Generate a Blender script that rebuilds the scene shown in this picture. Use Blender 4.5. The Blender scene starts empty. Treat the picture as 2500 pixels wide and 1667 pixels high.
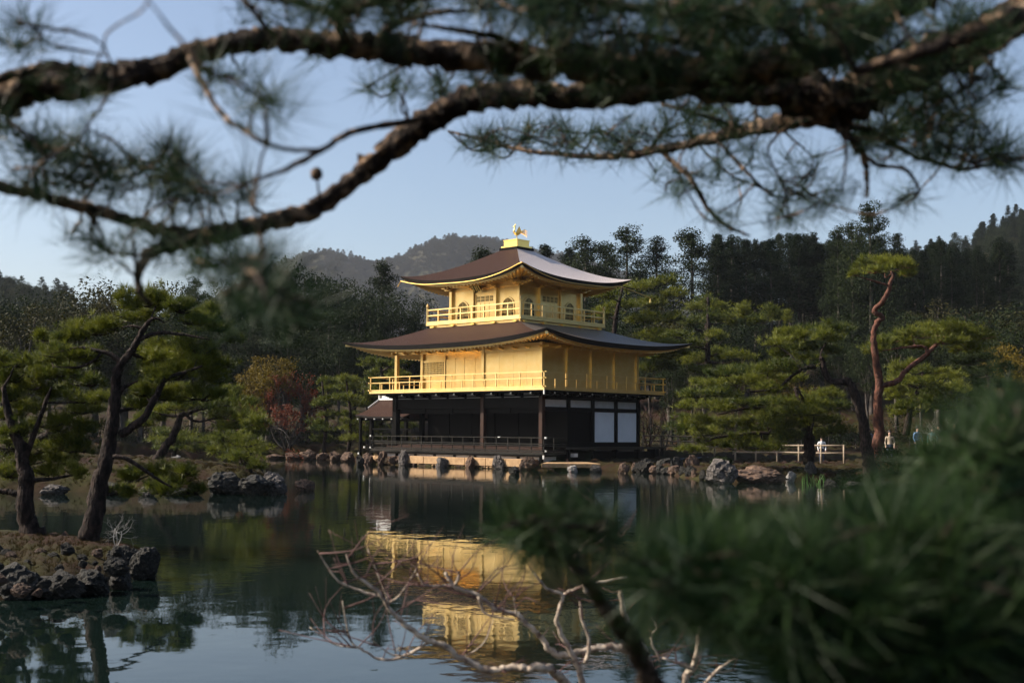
import bpy, bmesh, math, random
import numpy as np
from mathutils import Vector, noise as mnoise

random.seed(7)
RNG = np.random.default_rng(11)
scene = bpy.context.scene
col = scene.collection

# ------------------------------------------------------------------ camera
CAM = np.array([42.63, -48.84, 2.0])
YAW, PITCH, ROLL = -0.743, 0.075, -0.0078
FPX = 2927.0                                   # focal length in photo pixels (2500 wide)
FW = np.array([math.sin(YAW) * math.cos(PITCH), math.cos(YAW) * math.cos(PITCH), math.sin(PITCH)])
_r0 = np.array([math.cos(YAW), -math.sin(YAW), 0.0])
_u0 = np.cross(_r0, FW)
RT = _r0 * math.cos(ROLL) - _u0 * math.sin(ROLL)
UP = _r0 * math.sin(ROLL) + _u0 * math.cos(ROLL)
FH = np.array([math.sin(YAW), math.cos(YAW), 0.0])    # horizontal forward / right
RH = _r0.copy()

cam_data = bpy.data.cameras.new('camera')
cam = bpy.data.objects.new('camera', cam_data)
col.objects.link(cam)
from mathutils import Matrix
M = Matrix(((RT[0], UP[0], -FW[0], CAM[0]), (RT[1], UP[1], -FW[1], CAM[1]), (RT[2], UP[2], -FW[2], CAM[2]), (0, 0, 0, 1)))
cam.matrix_world = M
cam_data.sensor_width = 36.0
cam_data.lens = FPX / 2500.0 * 36.0
cam_data.clip_start = 0.05
cam_data.clip_end = 9000
cam_data.dof.use_dof = True
cam_data.dof.focus_distance = 62.0
cam_data.dof.aperture_fstop = 3.6
scene.camera = cam

# ------------------------------------------------------------------ sky, sun, exposure
SUN_AZ = math.radians(230)      # compass bearing the light comes from (south-west)
SUN_EL = math.radians(36)
world = bpy.data.worlds.new('World')
scene.world = world
world.use_nodes = True
wn, wl = world.node_tree.nodes, world.node_tree.links
sky = wn.new('ShaderNodeTexSky')
sky.sky_type = 'NISHITA'
sky.sun_disc = False
sky.sun_elevation = SUN_EL
sky.sun_rotation = SUN_AZ
sky.altitude = 100
sky.air_density = 1.0
sky.dust_density = 2.4
sky.ozone_density = 1.5
wl.new(sky.outputs[0], wn['Background'].inputs[0])
wn['Background'].inputs[1].default_value = 0.086
sd = bpy.data.lights.new('sun', 'SUN')
sd.energy = 5.0
sd.angle = math.radians(0.53)
sd.color = (1.0, 0.90, 0.76)
sun = bpy.data.objects.new('sun', sd)
col.objects.link(sun)
sdir = Vector((math.sin(SUN_AZ) * math.cos(SUN_EL), math.cos(SUN_AZ) * math.cos(SUN_EL), math.sin(SUN_EL)))
sun.rotation_euler = (-sdir).to_track_quat('-Z', 'Y').to_euler()
sun.location = sdir * 200
vs = scene.view_settings
vs.view_transform = 'Standard'
vs.look = 'None'
vs.gamma = 1.0
vs.use_curve_mapping = False
vs.exposure = 0.97
cy = scene.cycles
cy.max_bounces = 5
cy.diffuse_bounces = 2
cy.glossy_bounces = 3
cy.transmission_bounces = 2
cy.volume_bounces = 0
cy.transparent_max_bounces = 4
cy.caustics_reflective = True
cy.caustics_refractive = False
cy.blur_glossy = 0.5
cy.sample_clamp_indirect = 4.0
cy.use_adaptive_sampling = True
cy.adaptive_threshold = 0.02
cy.use_denoising = True

# ------------------------------------------------------------------ placing helpers
DS = 2500.0 / 2352.0
def at(x, y, d):                # photo pixel + distance along the view -> world point
    return CAM + (FW + RT * ((x - 1250.0) / FPX) - UP * ((y - 833.5) / FPX)) * d
def atd(x, y, d):
    return at(x * DS, y * DS, d)
def onz(x, y, z=0.0):           # photo pixel -> point on a level plane
    r = FW + RT * ((x - 1250.0) / FPX) - UP * ((y - 833.5) / FPX)
    return CAM + r * ((z - CAM[2]) / r[2])
def SD(p):                      # world -> (right, ahead) on the ground
    q = np.asarray(p, float)[..., :2] - CAM[:2]
    return np.stack([q @ RH[:2], q @ FH[:2]], -1)
def W(s, d, z=0.0):             # (right, ahead) -> world
    return np.array([CAM[0] + RH[0] * s + FH[0] * d, CAM[1] + RH[1] * s + FH[1] * d, z])
def xs(px, d):                  # pixel column at a distance -> right offset
    return (px - 1250.0) / FPX * d

# ------------------------------------------------------------------ object helpers
def link(name, me, mat=None, parent=None, label=None, cat=None, group=None, kind=None, loc=None):
    o = bpy.data.objects.new(name, me)
    col.objects.link(o)
    if me is not None and mat is not None and not me.materials:
        for m in (mat if isinstance(mat, (list, tuple)) else [mat]):
            me.materials.append(m)
    if parent is not None:
        o.parent = parent
    if loc is not None:
        o.location = tuple(loc)
    if label: o['label'] = label
    if cat: o['category'] = cat
    if group: o['group'] = group
    if kind: o['kind'] = kind
    return o
def empty(name, label, cat, loc=(0, 0, 0), rz=0.0, group=None):
    o = link(name, None, label=label, cat=cat, group=group, loc=loc)
    o.rotation_euler.z = rz
    o.empty_display_size = 0.2
    return o
def mesh_np(name, V, F, tint=None, smooth=False, mats=None):
    """V (n,3), F (m,k) uniform polygons."""
    V = np.ascontiguousarray(V, np.float32); F = np.ascontiguousarray(F, np.int32)
    me = bpy.data.meshes.new(name)
    n, (m, k) = len(V), F.shape
    me.vertices.add(n); me.vertices.foreach_set('co', V.ravel())
    me.loops.add(m * k); me.loops.foreach_set('vertex_index', F.ravel())
    me.polygons.add(m)
    me.polygons.foreach_set('loop_start', np.arange(0, m * k, k, dtype=np.int32))
    if smooth:
        me.polygons.foreach_set('use_smooth', np.ones(m, bool))
    if mats is not None:
        me.polygons.foreach_set('material_index', np.ascontiguousarray(mats, np.int32))
    if tint is not None:
        a = me.attributes.new('tint', 'FLOAT', 'POINT')
        a.data.foreach_set('value', np.ascontiguousarray(tint, np.float32))
    me.update(calc_edges=True)
    return me

class MB:
    """collects boxes, prisms and tubes into one small mesh"""
    def __init__(s): s.v = []; s.f = []
    def add(s, V, F):
        o = len(s.v); s.v += [tuple(map(float, p)) for p in V]; s.f += [tuple(i + o for i in f) for f in F]; return s
    def box(s, x0, x1, y0, y1, z0, z1):
        return s.add([(x0, y0, z0), (x1, y0, z0), (x1, y1, z0), (x0, y1, z0), (x0, y0, z1), (x1, y0, z1), (x1, y1, z1), (x0, y1, z1)],
                     [(3, 2, 1, 0), (4, 5, 6, 7), (0, 1, 5, 4), (1, 2, 6, 5), (2, 3, 7, 6), (3, 0, 4, 7)])
    def bar(s, a, b, w, h=None, up=(0, 0, 1)):
        """rectangular bar from a to b"""
        a, b = Vector(a), Vector(b); h = h or w
        d = (b - a).normalized(); u = Vector(up)
        if abs(d.dot(u)) > .95: u = Vector((1, 0, 0))
        x = d.cross(u).normalized(); y = x.cross(d).normalized()
        P = [p + x * (i * w / 2) + y * (j * h / 2) for p in (a, b) for i, j in ((-1, -1), (1, -1), (1, 1), (-1, 1))]
        return s.add(P, [(0, 1, 2, 3), (7, 6, 5, 4), (0, 4, 5, 1), (1, 5, 6, 2), (2, 6, 7, 3), (3, 7, 4, 0)])
    def tube(s, pts, rad, n=6):
        V, F = tube_np(np.array(pts, float), np.array(rad, float) if np.ndim(rad) else np.full(len(pts), rad), n)
        return s.add(V, F)
    def mesh(s, name):
        me = bpy.data.meshes.new(name); me.from_pydata(s.v, [], s.f); me.update(); return me
    def build(s, name, mat, parent=None, smooth=False, **k):
        me = s.mesh(name)
        if smooth:
            me.polygons.foreach_set('use_smooth', np.ones(len(me.polygons), bool))
        return link(name, me, mat, parent, **k)

def tube_np(P, R, n=8, jitter=0.0, rng=None):
    """quad tube along P with radii R, closed with small end rings"""
    P = np.asarray(P, float); R = np.asarray(R, float)
    T = np.gradient(P, axis=0); T /= np.linalg.norm(T, axis=1, keepdims=True) + 1e-9
    up = np.array([0, 0, 1.0]) if abs(T[:, 2]).mean() < .8 else np.array([1.0, 0, 0])
    A = np.cross(T, up); A /= np.linalg.norm(A, axis=1, keepdims=True) + 1e-9
    B = np.cross(T, A)
    th = np.linspace(0, 2 * np.pi, n, endpoint=False)
    rr = np.repeat(R[:, None], n, 1)
    if jitter and rng is not None:
        rr = rr * (1 + rng.normal(0, jitter, rr.shape))
    V = P[:, None] + A[:, None] * (np.cos(th)[None, :, None] * rr[..., None]) + B[:, None] * (np.sin(th)[None, :, None] * rr[..., None])
    V = V.reshape(-1, 3)
    k = len(P)
    i = np.arange(k - 1)[:, None] * n; j = np.arange(n)[None]
    F = np.stack([i + j, i + (j + 1) % n, i + n + (j + 1) % n, i + n + j], -1).reshape(-1, 4)
    # end caps: collapse onto a centre point
    c0, c1 = len(V), len(V) + 1
    V = np.vstack([V, P[:1], P[-1:]])
    jj = np.arange(0, n, 2)
    cap0 = np.stack([np.full(len(jj), c0), (jj + 2) % n, (jj + 1) % n, jj], -1)
    o = (k - 1) * n
    cap1 = np.stack([np.full(len(jj), c1), o + jj, o + (jj + 1) % n, o + (jj + 2) % n], -1)
    return V, np.vstack([F, cap0, cap1]).astype(int)

def smooth_path(P, R, sub=4, wob=0.0, rng=None):
    """Catmull-Rom through P (n,3) with radii"""
    P = np.asarray(P, float); R = np.asarray(R, float)
    Q = np.vstack([2 * P[0] - P[1], P, 2 * P[-1] - P[-2]])
    t = np.linspace(0, 1, sub, endpoint=False)[:, None]
    out = []; rad = []
    for i in range(len(P) - 1):
        p0, p1, p2, p3 = Q[i:i + 4]
        out.append(.5 * ((2 * p1) + (-p0 + p2) * t + (2 * p0 - 5 * p1 + 4 * p2 - p3) * t ** 2 + (-p0 + 3 * p1 - 3 * p2 + p3) * t ** 3))
        rad.append(R[i] + (R[i + 1] - R[i]) * t[:, 0])
    out.append(P[-1:]); rad.append(R[-1:])
    out = np.vstack(out); rad = np.concatenate(rad)
    if wob and rng is not None:
        out = out + rng.normal(0, 1, out.shape) * (rad[:, None] * wob)
    return out, rad

class Geo:
    """accumulates numpy quad meshes"""
    def __init__(s): s.V = []; s.F = []; s.n = 0
    def add(s, V, F):
        s.V.append(V); s.F.append(F + s.n); s.n += len(V)
    def branch(s, P, R, n=7, sub=4, wob=.08, jit=.06, rng=RNG):
        Q, r = smooth_path(P, R, sub, wob, rng)
        s.add(*tube_np(Q, r, n, jit, rng)); return Q, r
    def mesh(s, name, smooth=True):
        return mesh_np(name, np.vstack(s.V), np.vstack(s.F), smooth=smooth)

# ------------------------------------------------------------------ materials
def mat(name, base=(.5, .5, .5), rough=.6, metal=0.0, spec=.5, var=None, scale=3.0, bump=0.0, bscale=20.0, bdist=.01, detail=4.0, stretch=(1, 1, 1), lo=.35, hi=.65, sheen=0.0):
    m = bpy.data.materials.new(name); m.use_nodes = True
    n, l = m.node_tree.nodes, m.node_tree.links
    b = n['Principled BSDF']
    b.inputs['Base Color'].default_value = (*base, 1)
    b.inputs['Roughness'].default_value = rough
    b.inputs['Metallic'].default_value = metal
    b.inputs['Specular IOR Level'].default_value = spec
    if sheen: b.inputs['Sheen Weight'].default_value = sheen
    if var or bump:
        tc = n.new('ShaderNodeTexCoord'); mp = n.new('ShaderNodeMapping'); mp.inputs['Scale'].default_value = stretch
        l.new(tc.outputs['Object'], mp.inputs[0])
    if var:
        nt = n.new('ShaderNodeTexNoise'); nt.inputs['Scale'].default_value = scale; nt.inputs['Detail'].default_value = detail; nt.inputs['Roughness'].default_value = .6
        l.new(mp.outputs[0], nt.inputs['Vector'])
        cr = n.new('ShaderNodeValToRGB')
        cr.color_ramp.elements[0].position = lo; cr.color_ramp.elements[0].color = (*base, 1)
        cr.color_ramp.elements[1].position = hi; cr.color_ramp.elements[1].color = (*var, 1)
        l.new(nt.outputs[0], cr.inputs[0]); l.new(cr.outputs[0], b.inputs['Base Color'])
    if bump:
        nb = n.new('ShaderNodeTexNoise'); nb.inputs['Scale'].default_value = bscale; nb.inputs['Detail'].default_value = 4
        l.new(mp.outputs[0], nb.inputs['Vector'])
        bp = n.new('ShaderNodeBump'); bp.inputs['Strength'].default_value = bump; bp.inputs['Distance'].default_value = bdist
        l.new(nb.outputs[0], bp.inputs['Height']); l.new(bp.outputs[0], b.inputs['Normal'])
    return m

def leafmat(name, c0, c1, trans=.35, rough=.55, spec=.3, rnd=.25):
    """foliage: colour follows a per-leaf tint attribute, plus a per-tree shift"""
    m = bpy.data.materials.new(name); m.use_nodes = True
    n, l = m.node_tree.nodes, m.node_tree.links
    b = n['Principled BSDF']; out = n['Material Output']
    at_ = n.new('ShaderNodeAttribute'); at_.attribute_name = 'tint'
    oi = n.new('ShaderNodeObjectInfo')
    ad = n.new('ShaderNodeMath'); ad.operation = 'MULTIPLY_ADD'; ad.inputs[1].default_value = rnd; ad.inputs[2].default_value = -rnd * .5
    l.new(oi.outputs['Random'], ad.inputs[0])
    a2 = n.new('ShaderNodeMath'); a2.operation = 'ADD'; a2.use_clamp = True
    l.new(at_.outputs['Fac'], a2.inputs[0]); l.new(ad.outputs[0], a2.inputs[1])
    mx = n.new('ShaderNodeMix'); mx.data_type = 'RGBA'
    mx.inputs[6].default_value = (*c0, 1); mx.inputs[7].default_value = (*c1, 1)
    l.new(a2.outputs[0], mx.inputs[0])
    l.new(mx.outputs[2], b.inputs['Base Color'])
    b.inputs['Roughness'].default_value = rough
    b.inputs['Specular IOR Level'].default_value = spec
    tr = n.new('ShaderNodeBsdfTranslucent'); l.new(mx.outputs[2], tr.inputs[0])
    ms = n.new('ShaderNodeMixShader'); ms.inputs[0].default_value = trans
    l.new(b.outputs[0], ms.inputs[1]); l.new(tr.outputs[0], ms.inputs[2]); l.new(ms.outputs[0], out.inputs[0])
    return m

GOLD = mat('gold_leaf', (.84, .585, .225), .36, .95, .5, var=(.88, .65, .29), scale=2.2, bump=.25, bscale=9, bdist=.01)
GOLDR = mat('dull_gilt_copper', (.62, .40, .12), .6, .8)
GOLDP = mat('gold_polished', (.86, .58, .17), .28, .95)
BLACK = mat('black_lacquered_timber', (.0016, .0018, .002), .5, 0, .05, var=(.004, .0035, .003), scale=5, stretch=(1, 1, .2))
RAILK = mat('black_lacquered_rail', (.006, .0055, .005), .25, 0, .4)
REDW = mat('weathered_red_brown_post', (.045, .018, .010), .6, 0, .2, var=(.02, .010, .007), scale=6, stretch=(1, 1, .2))
DECKW = mat('varnished_brown_deck', (.03, .012, .007), .4, 0, .3, var=(.018, .007, .004), scale=4)
BARKE = mat('painted_sheen_shingle', (.42, .35, .32), .42, 0, .6, var=(.60, .51, .47), scale=26, bump=.5, bscale=60, bdist=.02, stretch=(1, 1, 2.5), lo=.3, hi=.7)  # pale colour stands in for sky sheen on the upper roof slopes
BARKL = mat('painted_dim_sheen_shingle', (.07, .055, .05), .42, 0, .5, var=(.13, .105, .095), scale=26, bump=.5, bscale=60, bdist=.02, stretch=(1, 1, 2.5), lo=.3, hi=.7)  # darker copy for the lower roof, its shade put into the colour
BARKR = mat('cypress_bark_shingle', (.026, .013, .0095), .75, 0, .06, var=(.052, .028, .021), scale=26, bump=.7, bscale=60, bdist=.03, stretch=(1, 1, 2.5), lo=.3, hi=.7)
EDGE = mat('dark_shingle_edge', (.006, .0055, .005), .6, 0, .25, var=(.012, .010, .009), scale=18, stretch=(.3, .3, 6), bump=.3, bscale=30, bdist=.01)
WHITE = mat('white_plaster', (.55, .54, .54), .85, 0, .2, var=(.45, .44, .43), scale=2.5)
PAPER = mat('white_shoji_paper', (.76, .76, .76), .8, var=(.70, .70, .70), scale=1.5)
METALW = mat('pale_metal_cap', (.75, .75, .74), .35, .6)
TAN = mat('tan_cut_stone', (.42, .27, .14), .8, 0, .3, var=(.28, .17, .085), scale=3.5, bump=.4, bscale=14, bdist=.02)
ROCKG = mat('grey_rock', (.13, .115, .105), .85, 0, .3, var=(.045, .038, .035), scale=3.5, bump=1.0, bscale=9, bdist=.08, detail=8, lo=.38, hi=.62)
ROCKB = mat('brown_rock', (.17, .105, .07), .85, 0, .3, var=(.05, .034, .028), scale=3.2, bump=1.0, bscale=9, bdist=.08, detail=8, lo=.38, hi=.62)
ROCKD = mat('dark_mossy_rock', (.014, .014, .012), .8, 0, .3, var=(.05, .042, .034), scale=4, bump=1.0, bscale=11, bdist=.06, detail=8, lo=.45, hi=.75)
ROCKW = mat('pale_rock', (.34, .32, .30), .85, 0, .3, var=(.16, .145, .13), scale=6, bump=.9, bscale=12, bdist=.04, detail=8)
PBARK = mat('pine_bark', (.011, .0085, .0075), .9, 0, .15, var=(.055, .037, .030), scale=14, bump=1.0, bscale=22, bdist=.06, stretch=(1, 1, .45), detail=6, lo=.42, hi=.7)
RBARK = mat('red_pine_bark', (.15, .062, .040), .9, 0, .2, var=(.05, .026, .020), scale=7, bump=1.0, bscale=16, bdist=.06, stretch=(1, 1, .5), detail=6)
FBARK = mat('flaking_pine_bark', (.022, .015, .012), .9, 0, .2, var=(.36, .24, .155), scale=24, bump=1.0, bscale=55, bdist=.03, detail=7, lo=.49, hi=.72)
SBARK = mat('dark_sapling_bark', (.020, .015, .012), .9, 0, .15, var=(.085, .062, .046), scale=40, bump=1.0, bscale=80, bdist=.01, detail=6, lo=.45, hi=.72)
TWIG = mat('pale_lichen_bark', (.44, .36, .28), .8, 0, .2, var=(.12, .08, .062), scale=26, bump=.8, bscale=70, bdist=.006, detail=6, lo=.42, hi=.66)
TWIGR = mat('reddish_twig', (.09, .035, .03), .7)
GBARK = mat('grey_brown_trunk', (.11, .095, .085), .9, 0, .1, var=(.04, .034, .03), scale=5, stretch=(1, 1, .3))
BAMB = mat('weathered_bamboo', (.30, .235, .17), .6, 0, .3, var=(.2, .15, .10), scale=9)
SLATE = mat('blue_grey_flagstone', (.20, .21, .24), .7, var=(.14, .14, .16), scale=4, bump=.4, bscale=12)
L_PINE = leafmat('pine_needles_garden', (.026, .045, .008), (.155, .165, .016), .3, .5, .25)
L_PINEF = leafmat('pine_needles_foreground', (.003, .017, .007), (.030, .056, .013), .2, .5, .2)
L_DARK = leafmat('evergreen_leaves', (.006, .014, .006), (.026, .036, .011), .2, .6, .08)
L_CYP = leafmat('cypress_sprays', (.004, .010, .005), (.014, .021, .009), .15, .7, .06)
L_YEL = leafmat('yellowing_leaves', (.07, .055, .010), (.15, .105, .015), .35, .6, .12)
L_OLIVE = leafmat('olive_leaves', (.016, .020, .006), (.048, .043, .012), .25, .6, .1)
L_RED = leafmat('russet_leaves', (.08, .020, .012), (.16, .045, .022), .3, .6, .12)
L_FAR = leafmat('far_wood_leaves', (.020, .034, .014), (.050, .062, .026), .2)
L_HILL = leafmat('hill_wood_leaves', (.022, .027, .015), (.055, .048, .027), .15, .7, .1)
L_GRASS = leafmat('dry_moss_grass', (.015, .016, .005), (.050, .034, .011), .2, .8, .05)
L_REED = leafmat('reed_blades', (.06, .14, .03), (.12, .22, .05), .3)
# ================================================================== GROUND AND WATER
def sdf_poly(P, poly):
    """signed distance, positive inside"""
    poly = np.asarray(poly, float); n = len(poly)
    d2 = np.full(len(P), 1e18); inside = np.zeros(len(P), bool)
    for i in range(n):
        a, b = poly[i], poly[(i + 1) % n]
        e = b - a; w = P - a
        t = np.clip((w @ e) / (e @ e), 0, 1)
        q = w - t[:, None] * e
        d2 = np.minimum(d2, (q * q).sum(1))
        c = ((a[1] <= P[:, 1]) & (b[1] > P[:, 1])) | ((b[1] <= P[:, 1]) & (a[1] > P[:, 1]))
        xx = a[0] + (P[:, 1] - a[1]) / (b[1] - a[1] + 1e-12) * e[0]
        inside ^= c & (P[:, 0] < xx)
    return np.where(inside, 1, -1) * np.sqrt(d2)
def sdpx(x, y): return tuple(SD(onz(x, y)))
def sdw(x, y): return tuple(SD(np.array([x, y, 0.])))
POND = [(-60, 5), (-20, 5.2), (-8, 5.6), (0, 6.0), (5, 6.6), (9, 9), (13, 15), (17, 26), (19, 38), (16.5, 46), (13.6, 51.8), (11.6, 50.6),
        (9.9, 48.9), (8.4, 50.0), (7.8, 53.5), (7.6, 56), sdw(8.2, .6), sdw(5.2, 1.2), sdw(3.2, .6), sdw(1.2, -1.62), sdw(-13.3, -1.62), sdw(-14.3, .4), sdw(-13.6, 3.6),
        sdpx(850, 1124), sdpx(740, 1119), sdpx(600, 1118), sdpx(300, 1117), (-50, 92), (-75, 60)]
ISLAND = [(-26, 40), (-19, 37.4), (-13.8, 37.8), (-11, 37.6), (-8.6, 37.9), (-7.35, 38.6), (-7.5, 40.5), (-8.8, 45), (-11, 51), (-16, 55), (-25, 52)]
ISLET = [sdpx(-120, 1475), sdpx(40, 1462), sdpx(170, 1450), sdpx(270, 1432), sdpx(340, 1405), sdpx(385, 1385), sdpx(390, 1362), sdpx(330, 1345), sdpx(200, 1330), sdpx(0, 1325), sdpx(-250, 1330), sdpx(-350, 1420)]
# ridge heights (metres above water) against viewing tangent a = right/ahead
A_R = np.array([-3, -.50, -.428, -.38, -.33, -.25, -.18, -.05, .08, .14, .22, .28, .33, .38, .43, .60, 3.0])
H_R = np.array([30, 44, 41, 36, 30, 24, 20, 18, 18, 20, 24, 34, 46, 53, 60, 70, 55])
def ground_h(S, D, raw=False):
    P = np.stack([S, D], -1)
    w = sdf_poly(P, POND)
    land = np.maximum(-w, np.maximum(sdf_poly(P, ISLAND), sdf_poly(P, ISLET)))
    r = np.hypot(S, D)
    isl = sdf_poly(P, ISLAND); il = sdf_poly(P, ISLET)
    hl = .42 * (1 - np.exp(-np.maximum(land, 0) / .5)) + np.where(isl > 0, .55 * (1 - np.exp(-np.maximum(isl, 0) / 3.0)), 0)
    hl = np.where(il > 0, .30 * (1 - np.exp(-np.maximum(il, 0) / .4)), hl)
    hw = -.9 * (1 - np.exp(np.minimum(land, 0) / .8))
    h = np.where(land > 0, hl, hw)
    # rise behind the garden, then the wooded hills
    a = S / np.maximum(D, 1.0)
    amp = np.interp(a, A_R, H_R); amp = np.where(D > 1, amp, 25)
    t1 = np.clip((D - 84) / 60, 0, 1); t1 = t1 * t1 * (3 - 2 * t1)
    near = 1.0 + np.interp(a, [-.45, -.15, .05, .15, .3], [3.0, 3.0, 5.0, 8.5, 9.5])
    t2 = np.clip((D - 140) / 230, 0, 1); t2 = t2 * t2 * (3 - 2 * t2)
    t3 = np.clip((D - 480) / 500, 0, 1)
    hill = near * t1 + np.maximum(amp - near, 0) * t2 * (1 - .7 * t3)
    h = h + np.where((land > 0) & (D > 60), hill, 0)
    h = h + np.where(land > .4, .5 * np.clip((D - 68) / 14, 0, 1), 0) * (D > 60)
    return h
def gh(s, d): return float(ground_h(np.array([float(s)]), np.array([float(d)]))[0])

ang = np.concatenate([np.radians(np.linspace(-30, 30, 301)), np.radians(np.linspace(34, 326, 74))])
rad = np.concatenate([np.arange(.8, 70, .4), np.arange(70, 120, 1.0), np.geomspace(122, 4200, 60)])
Ag, Rg = np.meshgrid(ang, rad)
Sg, Dg = np.sin(Ag) * Rg, np.cos(Ag) * Rg
Hg = ground_h(Sg.ravel(), Dg.ravel())
jit = RNG.normal(0, 1, Hg.shape) * np.where(Hg > .05, np.clip(Rg.ravel() / 800, .015, .12), 0)
Vg = CAM[None, :] * np.array([1, 1, 0]) + Sg.ravel()[:, None] * RH + Dg.ravel()[:, None] * FH
Vg[:, 2] = Hg + jit
na, nr = len(ang), len(rad)
ii = np.arange(nr - 1)[:, None] * na; jj = np.arange(na)[None]
Fg = np.stack([ii + jj, ii + na + jj, ii + na + (jj + 1) % na, ii + (jj + 1) % na], -1).reshape(-1, 4)
GROUND = mat('garden_soil_and_moss', (.026, .013, .008), .95, 0, .1, var=(.026, .024, .007), scale=.7, bump=.6, bscale=6, bdist=.06, detail=9, lo=.40, hi=.60)
link('ground', mesh_np('ground', Vg, Fg, smooth=True), GROUND, kind='structure')
# small cap under the photographer's feet closes the sheet
cap = MB(); ring = [tuple(Vg[k]) for k in range(na)]
cap.add(ring + [(CAM[0], CAM[1], .42)], [(k, (k + 1) % na, na) for k in range(na)])
cap.build('ground_near_bank', GROUND, kind='structure')

WATER = bpy.data.materials.new('pond_water'); WATER.use_nodes = True
_n, _l = WATER.node_tree.nodes, WATER.node_tree.links
_b = _n['Principled BSDF']
_b.inputs['Base Color'].default_value = (.0035, .0080, .0065, 1)
_b.inputs['Roughness'].default_value = .025
_b.inputs['IOR'].default_value = 1.33
_b.inputs['Specular IOR Level'].default_value = .5
_tc = _n.new('ShaderNodeTexCoord')
def _wn(scale, stretch, rot):
    mp = _n.new('ShaderNodeMapping'); mp.inputs['Scale'].default_value = stretch; mp.inputs['Rotation'].default_value = (0, 0, rot)
    _l.new(_tc.outputs['Object'], mp.inputs[0])
    t = _n.new('ShaderNodeTexNoise'); t.inputs['Scale'].default_value = scale; t.inputs['Detail'].default_value = 2.0
    _l.new(mp.outputs[0], t.inputs['Vector']); return t
_t1 = _wn(5.5, (1, 1, 1), .3); _t2 = _wn(1.1, (1, 1, 1), 1.0); _t3 = _wn(.10, (1, 1, 1), 0)
_r3 = _n.new('ShaderNodeMapRange'); _r3.inputs[1].default_value = .42; _r3.inputs[2].default_value = .62; _r3.inputs[3].default_value = .25; _r3.inputs[4].default_value = 1.0
_l.new(_t3.outputs[0], _r3.inputs[0])
_b1 = _n.new('ShaderNodeBump'); _b1.inputs['Distance'].default_value = .0022
_l.new(_r3.outputs[0], _b1.inputs['Strength']); _l.new(_t1.outputs[0], _b1.inputs['Height'])
_b2 = _n.new('ShaderNodeBump'); _b2.inputs['Distance'].default_value = .0045; _b2.inputs['Strength'].default_value = 1.0
_l.new(_t2.outputs[0], _b2.inputs['Height']); _l.new(_b1.outputs[0], _b2.inputs['Normal']); _l.new(_b2.outputs[0], _b.inputs['Normal'])
wq = [W(s, d) for s, d in ((-90, 2), (40, 2), (40, 100), (-90, 100))]
MB().add(wq, [(0, 1, 2, 3)]).build('pond', WATER, kind='structure')

# far mountain behind the pavilion: two rounded summits
def skyline(xs_, ys_): return np.array(xs_, float), np.array(ys_, float)
MX, MY = skyline([380, 520, 640, 700, 781, 830, 880, 925, 980, 1040, 1090, 1138, 1190, 1250, 1300, 1371, 1450, 1560, 1700, 1900], [790, 730, 672, 632, 610, 622, 632, 636, 622, 592, 576, 574, 578, 592, 603, 618, 640, 670, 740, 800])
mv = []; mf = []
tx = np.linspace(300, 1960, 110); rows = np.linspace(0, 1, 26)
DM = 1500.0
for k, q in enumerate(rows):
    for px in tx:
        hpk = 2 + (1053 - np.interp(px, MX, MY)) / FPX * DM - 7
        a = (px - 1250) / FPX
        if q <= .6:
            t = q / .6; d = 1050 + (DM - 1050) * t; z = hpk * (t * t * (3 - 2 * t)) * (.94 + .06 * t) + 6 * math.sin(px * .03 + 9 * t) * t * (1 - t) * 4
        else:
            t = (q - .6) / .4; d = DM + 700 * t; z = hpk * (1 - t * t * .8)
        p = W(a * d, d, max(z, 1)); mv.append(p)
mv = np.array(mv); n_ = len(tx)
ii = np.arange(len(rows) - 1)[:, None] * n_; jj = np.arange(n_ - 1)[None]
mf = np.stack([ii + jj, ii + jj + 1, ii + n_ + jj + 1, ii + n_ + jj], -1).reshape(-1, 4)
link('mountain', mesh_np('mountain', mv, mf, smooth=True), mat('mountain_undergrowth', (.020, .022, .012), .95, 0, .1, var=(.04, .035, .02), scale=.02, detail=8), kind='structure')
MOUNT_V = mv.reshape(len(rows), n_, 3)
# ================================================================== GOLDEN PAVILION
# frame: x east, y north, origin at the south-east post of the two lower storeys, z = 0 at the water
U, V = 11.7, 8.55
XC, YC = -U / 2, V / 2
BAY = V / 4
Z1, Z2, Z3 = .93, 4.35, 8.41
pav = empty('golden_pavilion', 'three storey pavilion with gilded upper storeys and dark curved roofs at the pond edge', 'pavilion')
def part(name, mb, m, parent, smooth=False, **k): return mb.build(name, m, parent, smooth, **k)

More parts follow.
